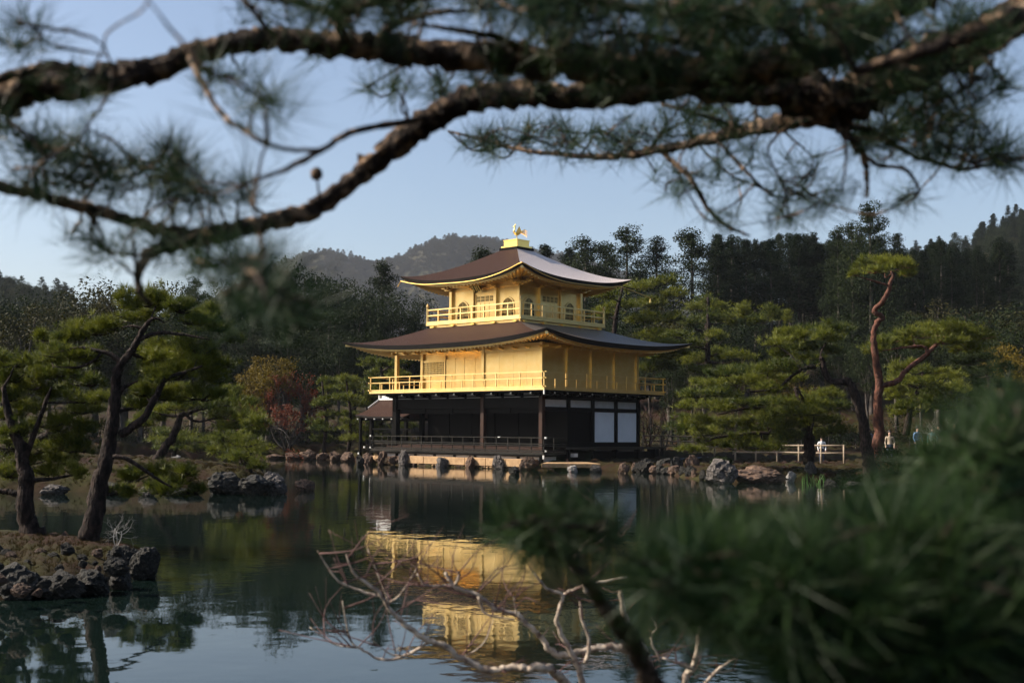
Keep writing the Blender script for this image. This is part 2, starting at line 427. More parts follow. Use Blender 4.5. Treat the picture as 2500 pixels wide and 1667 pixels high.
def rails(parent, m, x0, x1, y0, y1, z0, hs, n_x, n_y, w=.07, sides='SEWN', post_h=None, stub=.16, half=None, pname='rail_post'):
    """balustrade round a rectangle: each post and each rail a piece"""
    top = hs[-1]
    segs = {'S': ((x0, y0), (x1, y0), n_x), 'N': ((x0, y1), (x1, y1), n_x), 'E': ((x1, y0), (x1, y1), n_y), 'W': ((x0, y0), (x0, y1), n_y)}
    for s in sides:
        (ax, ay), (bx, by), n = segs[s]
        L = math.hypot(bx - ax, by - ay); dx, dy = (bx - ax) / L, (by - ay) / L
        off = .003 * 'SNEW'.index(s)
        for k, h in enumerate(hs):
            b = MB(); zz = z0 + h + off
            b.bar((ax - dx * stub, ay - dy * stub, zz), (bx + dx * stub, by + dy * stub, zz), w * (1.0 if k else 1.5), w * (.8 if k else 1.1))
            part('rail', b, m, parent)
        for i in range(n + 1):
            t = i / n
            if (i == 0 and s in 'EW') or (i == n and s in 'EW'): continue
            px, py = ax + (bx - ax) * t, ay + (by - ay) * t
            hh = hs[-1] if (half is None or i % 2 == 0) else hs[half]
            part(pname, MB().box(px - w * .42, px + w * .42, py - w * .42, py + w * .42, z0 - .02, z0 + hh), m, parent)

# ---- ground storey ------------------------------------------------
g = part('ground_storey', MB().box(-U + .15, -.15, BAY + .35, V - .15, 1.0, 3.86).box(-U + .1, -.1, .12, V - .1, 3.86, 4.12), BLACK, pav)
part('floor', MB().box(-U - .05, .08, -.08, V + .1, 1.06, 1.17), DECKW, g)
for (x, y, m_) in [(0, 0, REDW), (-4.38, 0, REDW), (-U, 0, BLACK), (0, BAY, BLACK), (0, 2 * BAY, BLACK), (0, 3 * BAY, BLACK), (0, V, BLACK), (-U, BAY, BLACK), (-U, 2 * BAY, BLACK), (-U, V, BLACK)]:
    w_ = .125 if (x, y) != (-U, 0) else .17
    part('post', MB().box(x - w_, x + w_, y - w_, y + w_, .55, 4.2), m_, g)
# lintels and sills
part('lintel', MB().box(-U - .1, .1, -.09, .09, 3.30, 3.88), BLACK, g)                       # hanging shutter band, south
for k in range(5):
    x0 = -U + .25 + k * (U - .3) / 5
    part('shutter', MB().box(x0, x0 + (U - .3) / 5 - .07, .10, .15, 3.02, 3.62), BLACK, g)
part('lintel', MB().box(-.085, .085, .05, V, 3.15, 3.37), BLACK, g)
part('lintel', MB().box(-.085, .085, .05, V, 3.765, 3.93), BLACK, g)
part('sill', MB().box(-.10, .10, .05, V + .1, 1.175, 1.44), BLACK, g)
for k in range(4):                                                                            # white band panels, east side
    part('plaster_panel', MB().box(-.05, .03, k * BAY + .128, (k + 1) * BAY - .128, 3.372, 3.762), WHITE, g)
for k in (2, 3):
    part('paper_screen', MB().box(-.04, .045, k * BAY + .128, (k + 1) * BAY - .128, 1.442, 3.148), PAPER, g)
part('door_leaf', MB().box(-.09, -.03, BAY + .1, 2 * BAY - .1, 1.3, 3.2), BLACK, g)
# west side railing panel seen through the open corner, inner screens
for k in range(5):
    xk = -U + .3 + k * 1.9
    part('lattice_screen', MB().box(xk, xk + 1.8, BAY + .28, BAY + .34, 1.3, 3.2), BLACK, g)
# bracket band under the middle balcony
bb = part('bracket_band', MB().box(-U - .12, .12, -.12, V + .12, 3.93, 4.0).box(-U - 1.1, 1.1, -1.1, V + 1.1, 4.14, 4.215), BLACK, pav)
def bracket(x, y, ox, oy):
    b = MB()
    for k, (L, z) in enumerate(((.45, 3.98), (.78, 4.075))):
        b.bar((x, y, z), (x + ox * L, y + oy * L, z + .02), .13, .10)
        px, py = -oy, ox
        b.bar((x + ox * L * .8 - px * .28, y + oy * L * .8 - py * .28, z + .07), (x + ox * L * .8 + px * .28, y + oy * L * .8 + py * .28, z + .07), .10, .08)
    o = part('bracket', b, BLACK, bb)
    c = MB(); c.box(-.001, .001, 0, 0, 0, 0); c = MB()
    ex, ey = x + ox * .80, y + oy * .80
    c.bar((ex, ey, 4.09), (ex + ox * .03, ey + oy * .03, 4.095), .09, .09)
    part('bracket_cap', c, METALW, bb)
xsS = [-.02, -1.46, -2.92, -4.38, -5.84, -7.3, -8.76, -10.22, -U]
for x in xsS: bracket(x, -.1, 0, -1)
for k in range(5): bracket(.1, k * BAY, 1, 0)
for k in range(4): bracket(.1, (k + .5) * BAY, 1, 0)
for a, b_ in zip(xsS[:-1], xsS[1:]):
    part('plaster_panel', MB().box(b_ + .14, a - .14, -.02, .06, 3.885, 4.13), WHITE, bb)
for k in range(8):
    part('plaster_panel', MB().box(-.06, .02, k * BAY / 2 + .12, (k + 1) * BAY / 2 - .12, 3.935, 4.13), WHITE, bb)

# ---- veranda ------------------------------------------------------
a1 = 1.035
vd = part('veranda', MB().box(-U - a1, a1, -a1, -.30, Z1 - .07, Z1).box(-U - a1, -U - .3, -.30, V * .45, Z1 - .07, Z1).box(a1 - .9, a1, -.30, .75, Z1 - .07, Z1), DECKW, pav)
part('fascia', MB().box(-U - a1 - .03, a1 + .03, -a1 - .05, -a1, Z1 - .15, Z1 - .012), RAILK, vd)
part('fascia', MB().box(-U - a1 - .03, a1 + .03, -a1 - .02, -a1 + .12, Z1 - .26, Z1 - .153), BLACK, vd)
part('fascia', MB().box(a1, a1 + .05, -a1 + .003, .75, Z1 - .15, Z1 - .015), RAILK, vd)
part('step', MB().box(-U - .5, .30, -.30, -.13, Z1 - .02, 1.10), DECKW, vd)
rails(vd, RAILK, -U - a1 + .06, a1 - .06, -a1 + .06, V * .45, Z1, (.06, .33, .43, .76), 16, 4, w=.06, sides='SW')
rails(vd, RAILK, a1 - 1.9, a1 - .063, -a1 + .063, .70, Z1, (.06, .33, .43, .76), 2, 2, w=.058, sides='E')
for (x, y) in ((-U - a1 - .13, -a1 + .06), (a1 + .10, -a1 + .06)):
    for z in (Z1 + .76, Z1 + .06):
        part('rail_cap', MB().box(x - .06, x + .04, y - .045, y + .045, z - .045, z + .045), METALW, vd)
part('rail_cap', MB().box(-2.3, -2.16, -a1 + .015, -a1 + .1, Z1 + .757, Z1 + .80), METALW, vd)
for k in range(9):
    x = .72 - k * 1.62
    part('stilt', MB().box(x - .08, x + .08, -a1 + .10, -a1 + .26, .05, Z1 - .08), BLACK, vd)
part('corner_shoe', MB().box(a1 - .02, a1 + .062, -a1 - .062, -a1 + .02, Z1 - .36, Z1 - .16), METALW, vd)
# east bench-like veranda
ev = part('east_veranda', MB().box(.14, 1.06, .76, 10.0, 1.10, 1.18), BLACK, pav)
part('fascia', MB().box(1.06, 1.10, .74, 10.0, 1.05, 1.183), RAILK, ev)
for y in (1.2, 3.2, 5.3, 7.4, 9.0, 9.75):
    part('stilt', MB().box(.88, 1.02, y - .07, y + .07, .3, 1.10), BLACK, ev)
part('bench_end', MB().box(.2, 1.0, 9.3, 9.4, .5, 1.10), BLACK, ev)
part('corner_shoe', MB().box(1.02, 1.28, 1.2, 1.5, .66, .86), METALW, ev)
# foundation under the veranda
fd = part('foundation', MB().box(-U - .75, .72, -.80, V + .4, .1, .9), BLACK, pav)
for k in range(8):
    x = .64 - k * 1.62
    part('plaster_panel', MB().box(x - 1.46, x, -.86, -.802, .40, .80), WHITE, fd)
part('plaster_panel', MB().box(.722, .76, -.78, .3, .42, .68), WHITE, fd)

# ---- curved roofs ---------------------------------------------------
def roof(name, cx, cy, ihx, ihy, ohx, ohy, z_in, z_mid, lift, wall_hx, wall_hy, z_wall, thick, expo, parent, gold_line):
    """hipped roof between an inner and an outer rectangle, eaves sweeping up to the corners"""
    N, K = 41, 15
    ts = np.linspace(-1, 1, N)
    def ringpt(side, t, rr, z):
        hx = ihx + (ohx - ihx) * rr; hy = ihy + (ohy - ihy) * rr
        if side == 0: return (cx + t * hx, cy - hy, z)
        if side == 1: return (cx + hx, cy + t * hy, z)
        if side == 2: return (cx - t * hx, cy + hy, z)
        return (cx - hx, cy - t * hy, z)
    def zt(t, rr): return z_mid + (z_in - z_mid) * (1 - rr) ** expo + lift * (rr ** 3) * abs(t) ** 2.6
    obs = []
    top = MB()
    for s in range(4):
        Vv = [ringpt(s, t, rr, zt(t, rr)) for rr in np.linspace(0, 1, K) for t in ts]
        top.add(Vv, [(i * N + j, i * N + j + 1, (i + 1) * N + j + 1, (i + 1) * N + j) for i in range(K - 1) for j in range(N - 1)])
    me = top.mesh(name)
    me.polygons.foreach_set('use_smooth', np.ones(len(me.polygons), bool))
    nf = (K - 1) * (N - 1)
    me.polygons.foreach_set('material_index', np.repeat([0, 1, 1, 0], nf).astype(np.int32))   # north and east slopes get the painted sky sheen, dimmer on the lower roof
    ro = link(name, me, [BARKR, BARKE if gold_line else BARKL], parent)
    nx = ohx / max(ohx, ohy); ny = ohy / max(ohx, ohy)
    def edge(r0, r1, z0, z1, nm, m_, closed=True):
        """band round the eaves from (inset r0, drop z0) to (inset r1, drop z1)"""
        b = MB()
        for s in range(4):
            def q(t, ins, dz):
                hx, hy = ohx - ins, ohy - ins
                th = 1 - .45 * abs(t) ** 6
                z = zt(t, 1.0) - dz * th
                return [(cx + t * hx, cy - hy, z), (cx + hx, cy + t * hy, z), (cx - t * hx, cy + hy, z), (cx - hx, cy - t * hy, z)][s]
            Vv = [q(t, i_, d_) for (i_, d_) in ((r0, z0), (r1, z1)) for t in ts]
            b.add(Vv, [(j, N + j, N + j + 1, j + 1) for j in range(N - 1)])
        me = b.mesh(nm); me.polygons.foreach_set('use_smooth', np.ones(len(me.polygons), bool))
        return link(nm, me, m_, ro)
    edge(0, .10, 0, thick, 'shingle_edge', EDGE)
    edge(.10, .26, thick, thick + .004, 'shingle_underside', EDGE)
    edge(.26, .30, thick + .004, thick + .10, 'eave_board', GOLD)
    # soffit from eave board in to the wall head
    b = MB(); KS = 6
    def zs(t, q): return (zt(t, 1.0) - (thick + .10) * (1 - .45 * abs(t) ** 6)) * (1 - q) + (z_wall + .55 * lift * abs(t) ** 3) * q
    def sof(s, t, q, dz=0.0):
        hx = (ohx - .30) * (1 - q) + wall_hx * q; hy = (ohy - .30) * (1 - q) + wall_hy * q
        z = zs(t, q) - dz
        return [(cx + t * hx, cy - hy, z), (cx + hx, cy + t * hy, z), (cx - t * hx, cy + hy, z), (cx - hx, cy - t * hy, z)][s]
    for s in range(4):
        Vv = [sof(s, t, q) for q in np.linspace(0, 1, KS) for t in ts]
        b.add(Vv, [(i * N + j, (i + 1) * N + j, (i + 1) * N + j + 1, i * N + j + 1) for i in range(KS - 1) for j in range(N - 1)])
    link('soffit', b.mesh('soffit'), GOLD, ro)
    # rafters: real bars along the soffit, too fine to pick apart
    rf = MB()
    for s in range(4):
        L = ohx if s in (0, 2) else ohy
        n = int(L * 2 / .30)
        for i in range(1, n):
            t = -1 + 2 * i / n
            tw = t
            P = [sof(s, tw, q, .035) for q in (0.02, .5, 1.0)]
            rf.bar(P[0], P[1], .075, .07); rf.bar(P[1], P[2], .075, .07)
    o = link('rafters', rf.mesh('rafters'), GOLD, ro); o['kind'] = 'stuff'
    # corner rafters
    for sx, sy in ((-1, -1), (1, -1), (1, 1), (-1, 1)):
        z0 = zt(1, 1) - thick * .62
        b = MB(); b.bar((cx + sx * (ohx - .18), cy + sy * (ohy - .18), z0 - .06), (cx + sx * wall_hx, cy + sy * wall_hy, z_wall + .5 * lift), .15, .17)
        part('corner_rafter', b, GOLD, ro)
    return ro, zt
E3 = 4.96
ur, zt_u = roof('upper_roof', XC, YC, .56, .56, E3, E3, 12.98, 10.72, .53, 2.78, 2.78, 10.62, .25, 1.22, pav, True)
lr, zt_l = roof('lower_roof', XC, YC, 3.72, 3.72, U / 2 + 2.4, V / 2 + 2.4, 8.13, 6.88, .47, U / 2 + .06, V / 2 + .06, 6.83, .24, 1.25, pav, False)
# slim gilded gutter along the south and east upper eaves
gs = MB()
ptsS = [(-.86, -.72, 11.20)] + [(XC - t * E3, YC - E3 - .045, max(zt_u(t, 1) - .27 + .25 * max(-t, 0) ** 2, 10.47 + .16 * max(t, 0))) for t in np.linspace(-.95, .97, 15)] + [(XC - E3 - .12, YC - E3 - .04, 10.63)]
gs.tube(ptsS, .035, 6); part('gutter', gs, GOLDR, ur)
ge = MB()
ptsE = [(-.87, -.70, 11.20)] + [(XC + E3 + .045, YC + t * E3, max(zt_u(t, 1) - .27 + .25 * max(-t, 0) ** 2, 10.47 + .14 * max(t, 0))) for t in np.linspace(-.95, .72, 13)] + [(XC + E3 + .05, YC + E3 * .9, 10.62), (XC + E3 + .06, YC + E3 + .7, 10.44), (XC + E3 + .07, YC + E3 + 2.0, 10.24)]
ge.tube(ptsE, .032, 6); part('gutter', ge, GOLDR, ur)
part('gutter_bell', MB().tube([(XC + E3 + .07, YC + E3 + 1.8, 10.24), (XC + E3 + .07, YC + E3 + 1.8, 10.12), (XC + E3 + .07, YC + E3 + 1.8, 9.98)], [.015, .05, .075], 8), GOLDP, ur)
# crown box under the statue
cb = part('crown_base', MB().box(XC - .74, XC + .74, YC - .74, YC + .74, 12.84, 13.03), BLACK, pav)
part('crown_box', MB().box(XC - .66, XC + .66, YC - .66, YC + .66, 13.03, 13.14).box(XC - .54, XC + .54, YC - .54, YC + .54, 13.14, 13.47).box(XC - .57, XC + .57, YC - .57, YC + .57, 13.47, 13.52), GOLDP, cb)

# ---- middle storey --------------------------------------------------
a2 = 1.163
ms = part('middle_storey', MB().box(-U + .05, -.06, BAY + .06, V - .06, Z2, 6.86).box(-4.36, -.06, .06, BAY + .06, Z2, 6.86), GOLD, pav)
part('ceiling', MB().box(-U + .02, -4.40, -.05, BAY, 6.72, 6.80), GOLD, ms)
for k in range(4):
    part('wall_board', MB().box(-.06, -.02, k * BAY + .105, (k + 1) * BAY - .105, Z2 + .12, 6.62), GOLD, ms)
for k in range(5):
    part('post', MB().box(-.10, .075, k * BAY - .10, k * BAY + .10, Z2, 6.88), GOLD, ms)
for (x, y) in ((-U, 0), (-U, BAY), (-U, 2 * BAY), (-U, V), (-4.40, 0)):
    part('post', MB().box(x - .10, x + .10, y - .10, y + .10, Z2, 6.86), GOLD, ms)
bx = [-4.30, -3.19, -2.12, -1.15, -.10]
for a, b_ in zip(bx[:-1], bx[1:]):
    part('wall_board', MB().box(a + .012, b_ - .012, -.005, .058, Z2 + .10, 6.40), GOLD, ms)
for x in (-3.19, -2.12, -1.15):
    part('batten', MB().box(x - .022, x + .022, -.012, .05, Z2 + .10, 6.42), GOLD, ms)
part('head_beam', MB().box(-4.5, .08, -.06, .06, 6.42, 6.72), GOLD, ms)
part('head_beam', MB().box(-U - .1, -4.5, -.055, .06, 6.56, 6.72), GOLD, ms)
part('head_beam', MB().box(-.058, .062, .1, V + .1, 6.62, 6.84), GOLD, ms)
part('sill_beam', MB().box(-.058, .05, .1, V + .1, Z2 + .0, Z2 + .11), GOLD, ms)
# recessed front: lattice shutter and sliding boards
yr = BAY
lat = part('lattice_window', MB().box(-11.60, -9.74, yr - .005, yr + .055, 5.33, 6.23), BLACK, ms)
LB = MB()
for i in range(15):
    x = -11.56 + i * .128; LB.box(x - .017, x + .017, yr - .045, yr - .010, 5.33, 6.23)
for i in range(8):
    z = 5.36 + i * .12; LB.box(-11.6, -9.74, yr - .050, yr - .013, z - .017, z + .017)
part('lattice_bars', LB, GOLD, lat)
part('lattice_frame', MB().box(-11.68, -11.6, yr - .06, yr + .05, 5.25, 6.3).box(-9.74, -9.64, yr - .06, yr + .05, Z2, 6.6).box(-11.6, -9.74, yr - .06, yr + .05, 6.23, 6.32).box(-11.6, -9.74, yr - .06, yr + .05, 5.24, 5.33), GOLD, lat)
bx = [-9.62, -8.85, -8.06, -7.16, -6.46, -5.6, -4.5]
for a, b_ in zip(bx[:-1], bx[1:]):
    part('sliding_board', MB().box(a + .02, b_ - .02, yr - .02, yr + .055, Z2 + .06, 6.35), GOLD, ms)
for x in bx[1:-1]:
    part('batten', MB().box(x - .03, x + .03, yr - .035, yr + .05, Z2 + .06, 6.38), GOLD, ms)
# beam ends under the lower eaves
for i in range(13):
    x = .1 - i * .985
    part('beam_end', MB().bar((x, .0, 6.60), (x, -.42, 6.66), .11, .13), GOLD, ms)
for i in range(9):
    y = .1 + i * 1.05
    part('beam_end', MB().bar((.0, y, 6.62), (.42, y, 6.68), .11, .13), GOLD, ms)
mbal = part('middle_balcony', MB().box(-U - a2, a2, -a2, V + a2, Z2 - .13, Z2), GOLD, pav)
part('balcony_underside', MB().box(-U - a2 + .05, a2 - .05, -a2 + .05, V + a2 - .05, Z2 - .20, Z2 - .132), BLACK, mbal)
rails(mbal, GOLD, -U - a2 + .05, a2 - .05, -a2 + .05, V + a2 - .05, Z2, (.05, .50, .835), 16, 12, w=.062, half=1, stub=.17)
part('corner_cap', MB().box(a2 - .05, a2 + .015, -a2 - .02, -a2 + .045, 3.98, Z2 - .135), METALW, mbal)

# ---- upper storey ---------------------------------------------------
h3 = 2.75; a3 = 1.07
x0, x1, y0, y1 = XC - h3, XC + h3, YC - h3, YC + h3
us = part('upper_storey', MB().box(x0 + .08, x1 - .08, y0 + .08, y1 - .08, 8.3, 10.75), GOLD, pav)
for i in range(4):
    for j in range(4):
        if 0 < i < 3 and 0 < j < 3: continue
        x = x0 + (x1 - x0) * i / 3; y = y0 + (y1 - y0) * j / 3
        part('post', MB().box(x - .095, x + .095, y - .095, y + .095, Z3, 10.8), GOLD, us)
part('head_beam', MB().box(x0 - .06, x1 + .06, y0 - .06, y0 + .06, 10.36, 10.62), GOLD, us)
part('head_beam', MB().box(x1 - .06, x1 + .063, y0 + .06, y1 + .06, 10.36, 10.62), GOLD, us)
def arch_outline(w, h, n=14):
    """bell-shaped window: slightly flared sides, pointed ogee head"""
    P = [(-w * .56, 0)]
    for i in range(n + 1):
        a = math.pi * i / n
        xx = -math.cos(a) * w * .5
        zz = h * .58 + math.sin(a) ** .8 * h * .34 + (1 - abs(xx) / (w * .5)) ** 2 * h * .08
        P.append((xx, zz))
    P.append((w * .56, 0)); return P
def bell_window(cx_, z0, w, h, face, pos):
    """face 'S' (normal -y) or 'E' (normal +x)"""
    def pt(a, z, out):
        return (cx_ + a, pos - out, z0 + z) if face == 'S' else (pos + out, cx_ + a, z0 + z)
    O = arch_outline(w, h); n = len(O)
    b = MB(); b.add([pt(a, z, .012) for a, z in O], [tuple(range(n))])
    win = link('bell_window', b.mesh('bell_window'), BLACK, us)
    fr = MB(); O2 = arch_outline(w + .11, h + .07)
    Vv = [pt(a, z, .05) for a, z in O] + [pt(a, z, .05) for a, z in O2] + [pt(a, z, .0) for a, z in O] + [pt(a, z, .0) for a, z in O2]
    F = []
    for i in range(n - 1):
        F += [(i, i + 1, n + i + 1, n + i), (n + i, n + i + 1, 3 * n + i + 1, 3 * n + i), (i, 2 * n + i, 2 * n + i + 1, i + 1)]
    fr.add(Vv, F); part('window_frame', fr, GOLD, us)
    br = MB()
    xo = np.array([p[0] for p in O[1:-1]]); zo = np.array([p[1] for p in O[1:-1]])
    for i in range(1, 8):
        a = -w * .5 + w * i / 8; zt_ = float(np.interp(a, xo, zo)); ww = .022 if i == 4 else .012
        P0, P1 = pt(a, .01, .022), pt(a, zt_, .022); br.bar(P0, P1, ww * 1.6, ww * 1.2)
    for z in (h * .2, h * .45, h * .7):
        half_ = w * .53 if z < h * .5 else w * .40
        br.bar(pt(-half_, z, .026), pt(half_, z, .026), .02, .02)
    part('window_bars', br, GOLD, us)
def panel_door(c, z0, z1, w, face, pos):
    def box(mb, a0, a1, za, zb, o0, o1):
        if face == 'S': mb.box(a0, a1, pos - o1, pos - o0, za, zb)
        else: mb.box(pos + o0, pos + o1, a0, a1, za, zb)
        return mb
    d = part('panel_door', box(MB(), c - w / 2, c + w / 2, z0, z1, 0, .02), GOLD, us)
    for k in range(4):
        a0 = c - w / 2 + k * w / 4 + .02; a1_ = a0 + w / 4 - .04
        part('door_leaf', box(MB(), a0, a1_, z0 + .03, z1 - .50, .02, .045), GOLD, us)
        lf = part('door_light', box(MB(), a0 + .02, a1_ - .02, z1 - .44, z1 - .10, .02, .025), BLACK, us)
        bars = MB()
        for i in range(5):
            a = a0 + .02 + (a1_ - a0 - .04) * i / 4; box(bars, a - .008, a + .008, z1 - .44, z1 - .10, .025, .04)
        for z in (z1 - .44, z1 - .27, z1 - .10): box(bars, a0, a1_, z - .012, z + .012, .028, .044)
        part('door_bars', bars, GOLD, us)
    f_ = MB(); box(f_, c - w / 2 - .07, c - w / 2, z0, z1 + .09, 0, .07); box(f_, c + w / 2, c + w / 2 + .07, z0, z1 + .09, 0, .07); box(f_, c - w / 2, c + w / 2, z1, z1 + .09, 0, .07)
    part('door_frame', f_, GOLD, us)
yS = y0 + .08; xE = x1 - .08
for c in (x0 + .92, x1 - .92): bell_window(c, 8.66, .82, 1.04, 'S', yS)
panel_door(XC, 8.5, 10.02, 1.42, 'S', yS)
for c in (y0 + .90, y1 - .92): bell_window(c, 8.66, .80, 1.04, 'E', xE)
panel_door(YC, 8.5, 10.02, 1.42, 'E', xE)
# name board hung under the south eave, tipped forward
pq = empty_part = MB().bar((-6.35, 1.05, 10.78), (-6.13, 1.32, 10.18), .52, .05, up=(0, 1, 0))
pl = part('name_board', pq, BLACK, us)
fr = MB()
for dx in (-.25, -.07, .07, .25):
    fr.bar((-6.35 + dx, 1.00, 10.80), (-6.13 + dx, 1.27, 10.18), .07, .05, up=(0, 1, 0))
part('name_board_frame', fr, GOLDP, us)
# brackets under the upper eaves
for i in range(4):
    for f_ in 'SE':
        t = i / 3
        b = MB()
        for k, L in enumerate((.35, .65, .95)):
            z = 10.38 + k * .075
            if f_ == 'S':
                x = x0 + (x1 - x0) * t; b.bar((x, y0, z), (x, y0 - L, z + .03), .12, .10); b.bar((x - .26, y0 - L * .85, z + .05), (x + .26, y0 - L * .85, z + .05), .09, .08)
            else:
                y = y0 + (y1 - y0) * t; b.bar((x1, y, z), (x1 + L, y, z + .03), .12, .10); b.bar((x1 + L * .85, y - .26, z + .05), (x1 + L * .85, y + .26, z + .05), .09, .08)
        part('eave_bracket', b, GOLD, us)
ub = part('upper_balcony', MB().box(x0 - a3, x1 + a3, y0 - a3, y1 + a3, 8.28, Z3), GOLD, pav)
part('balcony_skirt', MB().box(x0 - a3 + .17, x1 + a3 - .17, y0 - a3 + .17, y1 + a3 - .17, 7.85, 8.277), GOLD, ub)
part('balcony_moulding', MB().box(x0 - a3 + .10, x1 + a3 - .10, y0 - a3 + .10, y1 + a3 - .10, 7.98, 8.08), GOLD, ub)
rails(ub, GOLD, x0 - a3 + .06, x1 + a3 - .06, y0 - a3 + .06, y1 + a3 - .06, Z3, (.05, .46, .80), 8, 8, w=.085, stub=.02)
for sx in (x0 - a3 + .06, x1 + a3 - .06):
    for sy in (y0 - a3 + .06, y1 + a3 - .06):
        part('newel', MB().tube([(sx, sy, Z3 - .1), (sx, sy, Z3 + .92), (sx, sy, Z3 + .98), (sx, sy, Z3 + 1.04), (sx, sy, Z3 + 1.12), (sx, sy, Z3 + 1.2)], [.07, .07, .085, .09, .06, .012], 8), GOLD, ub)
for i in range(5):
    for f_ in 'SE':
        t = -.92 + 1.84 * i / 4
        if f_ == 'S': P0, P1 = (XC + t * (h3 + a3 - .2), y0 - a3 + .18, 8.17), (XC + t * (h3 + a3 - .2), y0 - a3 + .04, 8.19); Q = (.17, 0, 0)
        else: P0, P1 = (x1 + a3 - .18, YC + t * (h3 + a3 - .2), 8.17), (x1 + a3 - .04, YC + t * (h3 + a3 - .2), 8.19); Q = (0, .17, 0)
        b = MB().bar(P0, P1, .12, .12); mid = Vector(P1); b.bar(mid - Vector(Q), mid + Vector(Q), .06, .07)
        part('cloud_bracket', b, GOLDP, ub)

# ---- phoenix on the crown -------------------------------------------
ph = empty('phoenix_statue', 'gilded phoenix statue with raised wings standing on the pavilion top', 'statue', (XC, YC, 13.52), math.radians(38))
# faces -x locally (towards the left), tail to +x
def loft(name, P, R, parent, flat=1.0, n=10):
    Q, r = smooth_path(P, R, 4); Vv, F = tube_np(Q, r, n); return link(name, mesh_np(name, Vv, F, smooth=True), GOLDP, parent)
loft('body', [(-.16, 0, .50), (-.10, 0, .46), (0, 0, .42), (.12, 0, .42), (.20, 0, .46)], [.03, .085, .115, .085, .02], ph)
loft('neck', [(-.12, 0, .46), (-.17, 0, .58), (-.13, 0, .70), (-.10, 0, .80), (-.13, 0, .86)], [.075, .06, .04, .036, .05], ph)
loft('head', [(-.08, 0, .87), (-.13, 0, .88), (-.18, 0, .86), (-.25, 0, .83)], [.02, .052, .035, .005], ph)
loft('crest', [(-.10, 0, .90), (-.08, 0, .97), (-.12, 0, 1.02)], [.02, .035, .006], ph, n=6)
for s in (-1, 1):
    loft('leg', [(.0, s * .06, .40), (.02, s * .06, .2), (-.01, s * .06, .0)], [.04, .022, .026], ph, n=6)
    w = MB()                                                 # raised wing: thin curved plate with a feathered trailing edge
    O = [(-.03, .47), (.02, .60), (.10, .74), (.17, .86), (.20, .80), (.22, .72), (.26, .66), (.27, .58), (.31, .52), (.28, .46), (.20, .43), (.08, .42)]
    n_ = len(O); yy = [s * (.09 + .10 * (z - .42)) for _, z in O]
    w.add([(x, y - .012, z) for (x, z), y in zip(O, yy)] + [(x, y + .012, z) for (x, z), y in zip(O, yy)],
          [tuple(range(n_)), tuple(range(2 * n_ - 1, n_ - 1, -1))] + [(q, n_ + q, n_ + (q + 1) % n_, (q + 1) % n_) for q in range(n_)])
    for k in range(5):
        w.bar((.03 + k * .03, s * .115, .47 + .01 * k), (.13 + k * .042, s * .135, .80 - k * .065), .018, .014)
    part('wing', w, GOLDP, ph)
tl = MB()
for k in range(9):
    a = math.radians(-50 + 13 * k); y = (k % 3 - 1) * .05
    pts = [(.16, 0, .46), (.30, y, .52 + .10 * math.sin(a)), (.46 + .06 * math.cos(a), y * 1.6, .50 + .22 * math.sin(a)), (.60 + .06 * math.cos(a), y * 2, .38 + .26 * math.sin(a))]
    tl.tube(pts, [.022, .018, .014, .004], 5)
part('tail', tl, GOLDP, ph)
part('perch', MB().box(-.16, .16, -.16, .16, -.02, .03), GOLDP, ph)

# ---- roofed landing on the west side --------------------------------
pr = empty('roofed_landing', 'small open boat landing with brown shingle roof beside the pavilion west end', 'landing', (0, 0, 0))
RY, RX0, RX1, ZR, ZE = 2.75, -16.3, -11.9, 4.02, 2.86
b = MB(); NN = 9; hw = 2.0
rv = []
for i in range(NN):
    t = i / (NN - 1); zz = ZE + (ZR - ZE) * (1 - t) ** 1.35
    for s in range(7):
        q = s / 6; xx = RX0 - .15 * t + (RX1 - RX0 + .15 * t) * q
        rv.append((xx, RY - hw * t, zz + .14 * (abs(1 - q) ** 4) * t * t))
fa = [(i * 7 + j, i * 7 + 7 + j, i * 7 + 8 + j, i * 7 + 1 + j) for i in range(NN - 1) for j in range(6)]
b.add(rv, fa); b.add([(x, 2 * RY - y, z) for x, y, z in rv], [f[::-1] for f in fa])
b.add([(x, y, z - .10) for x, y, z in rv], [f[::-1] for f in fa]); b.add([(x, 2 * RY - y, z - .10) for x, y, z in rv], fa)
rr_ = part('roof', b, BARKR, pr, True)
e_ = MB()
for sgn in (1, -1):
    yy = RY - sgn * hw
    E_ = [rv[(NN - 1) * 7 + j] for j in range(7)]
    e_.add([(x, yy, z) for x, y, z in E_] + [(x, yy + sgn * .03, z - .13) for x, y, z in E_], [(j, 7 + j, 8 + j, j + 1) for j in range(6)])
    G_ = [rv[i * 7] for i in range(NN)]
    e_.add([(x - .01, RY - sgn * (RY - y), z) for x, y, z in G_] + [(x + .02, RY - sgn * (RY - y), z - .15) for x, y, z in G_], [(j, NN + j, NN + j + 1, j + 1) for j in range(NN - 1)])
part('roof_edge', e_, EDGE, rr_)
part('ridge_cap', MB().box(RX0 - .04, RX1, RY - .14, RY + .14, ZR - .06, ZR + .06).box(RX0 + .25, RX0 + .95, RY - .12, RY + .12, ZR + .06, ZR + .22), METALW, rr_)
part('bargeboard', MB().bar((RX0 - .03, RY - .05, ZR - .02), (RX0 - .10, RY - .95, ZR - .60), .07, .12), METALW, rr_)
part('gable_boss', MB().box(RX0 - .12, RX0 - .03, RY - .08, RY + .08, ZR - .05, ZR + .32), METALW, rr_)
for i, x in enumerate(np.linspace(RX0 + .1, RX1 - .3, 6)):
    part('rafter_end', MB().box(x - .035, x + .035, RY - hw - .01, RY - hw + .08, ZE - .17, ZE - .10), METALW, rr_)
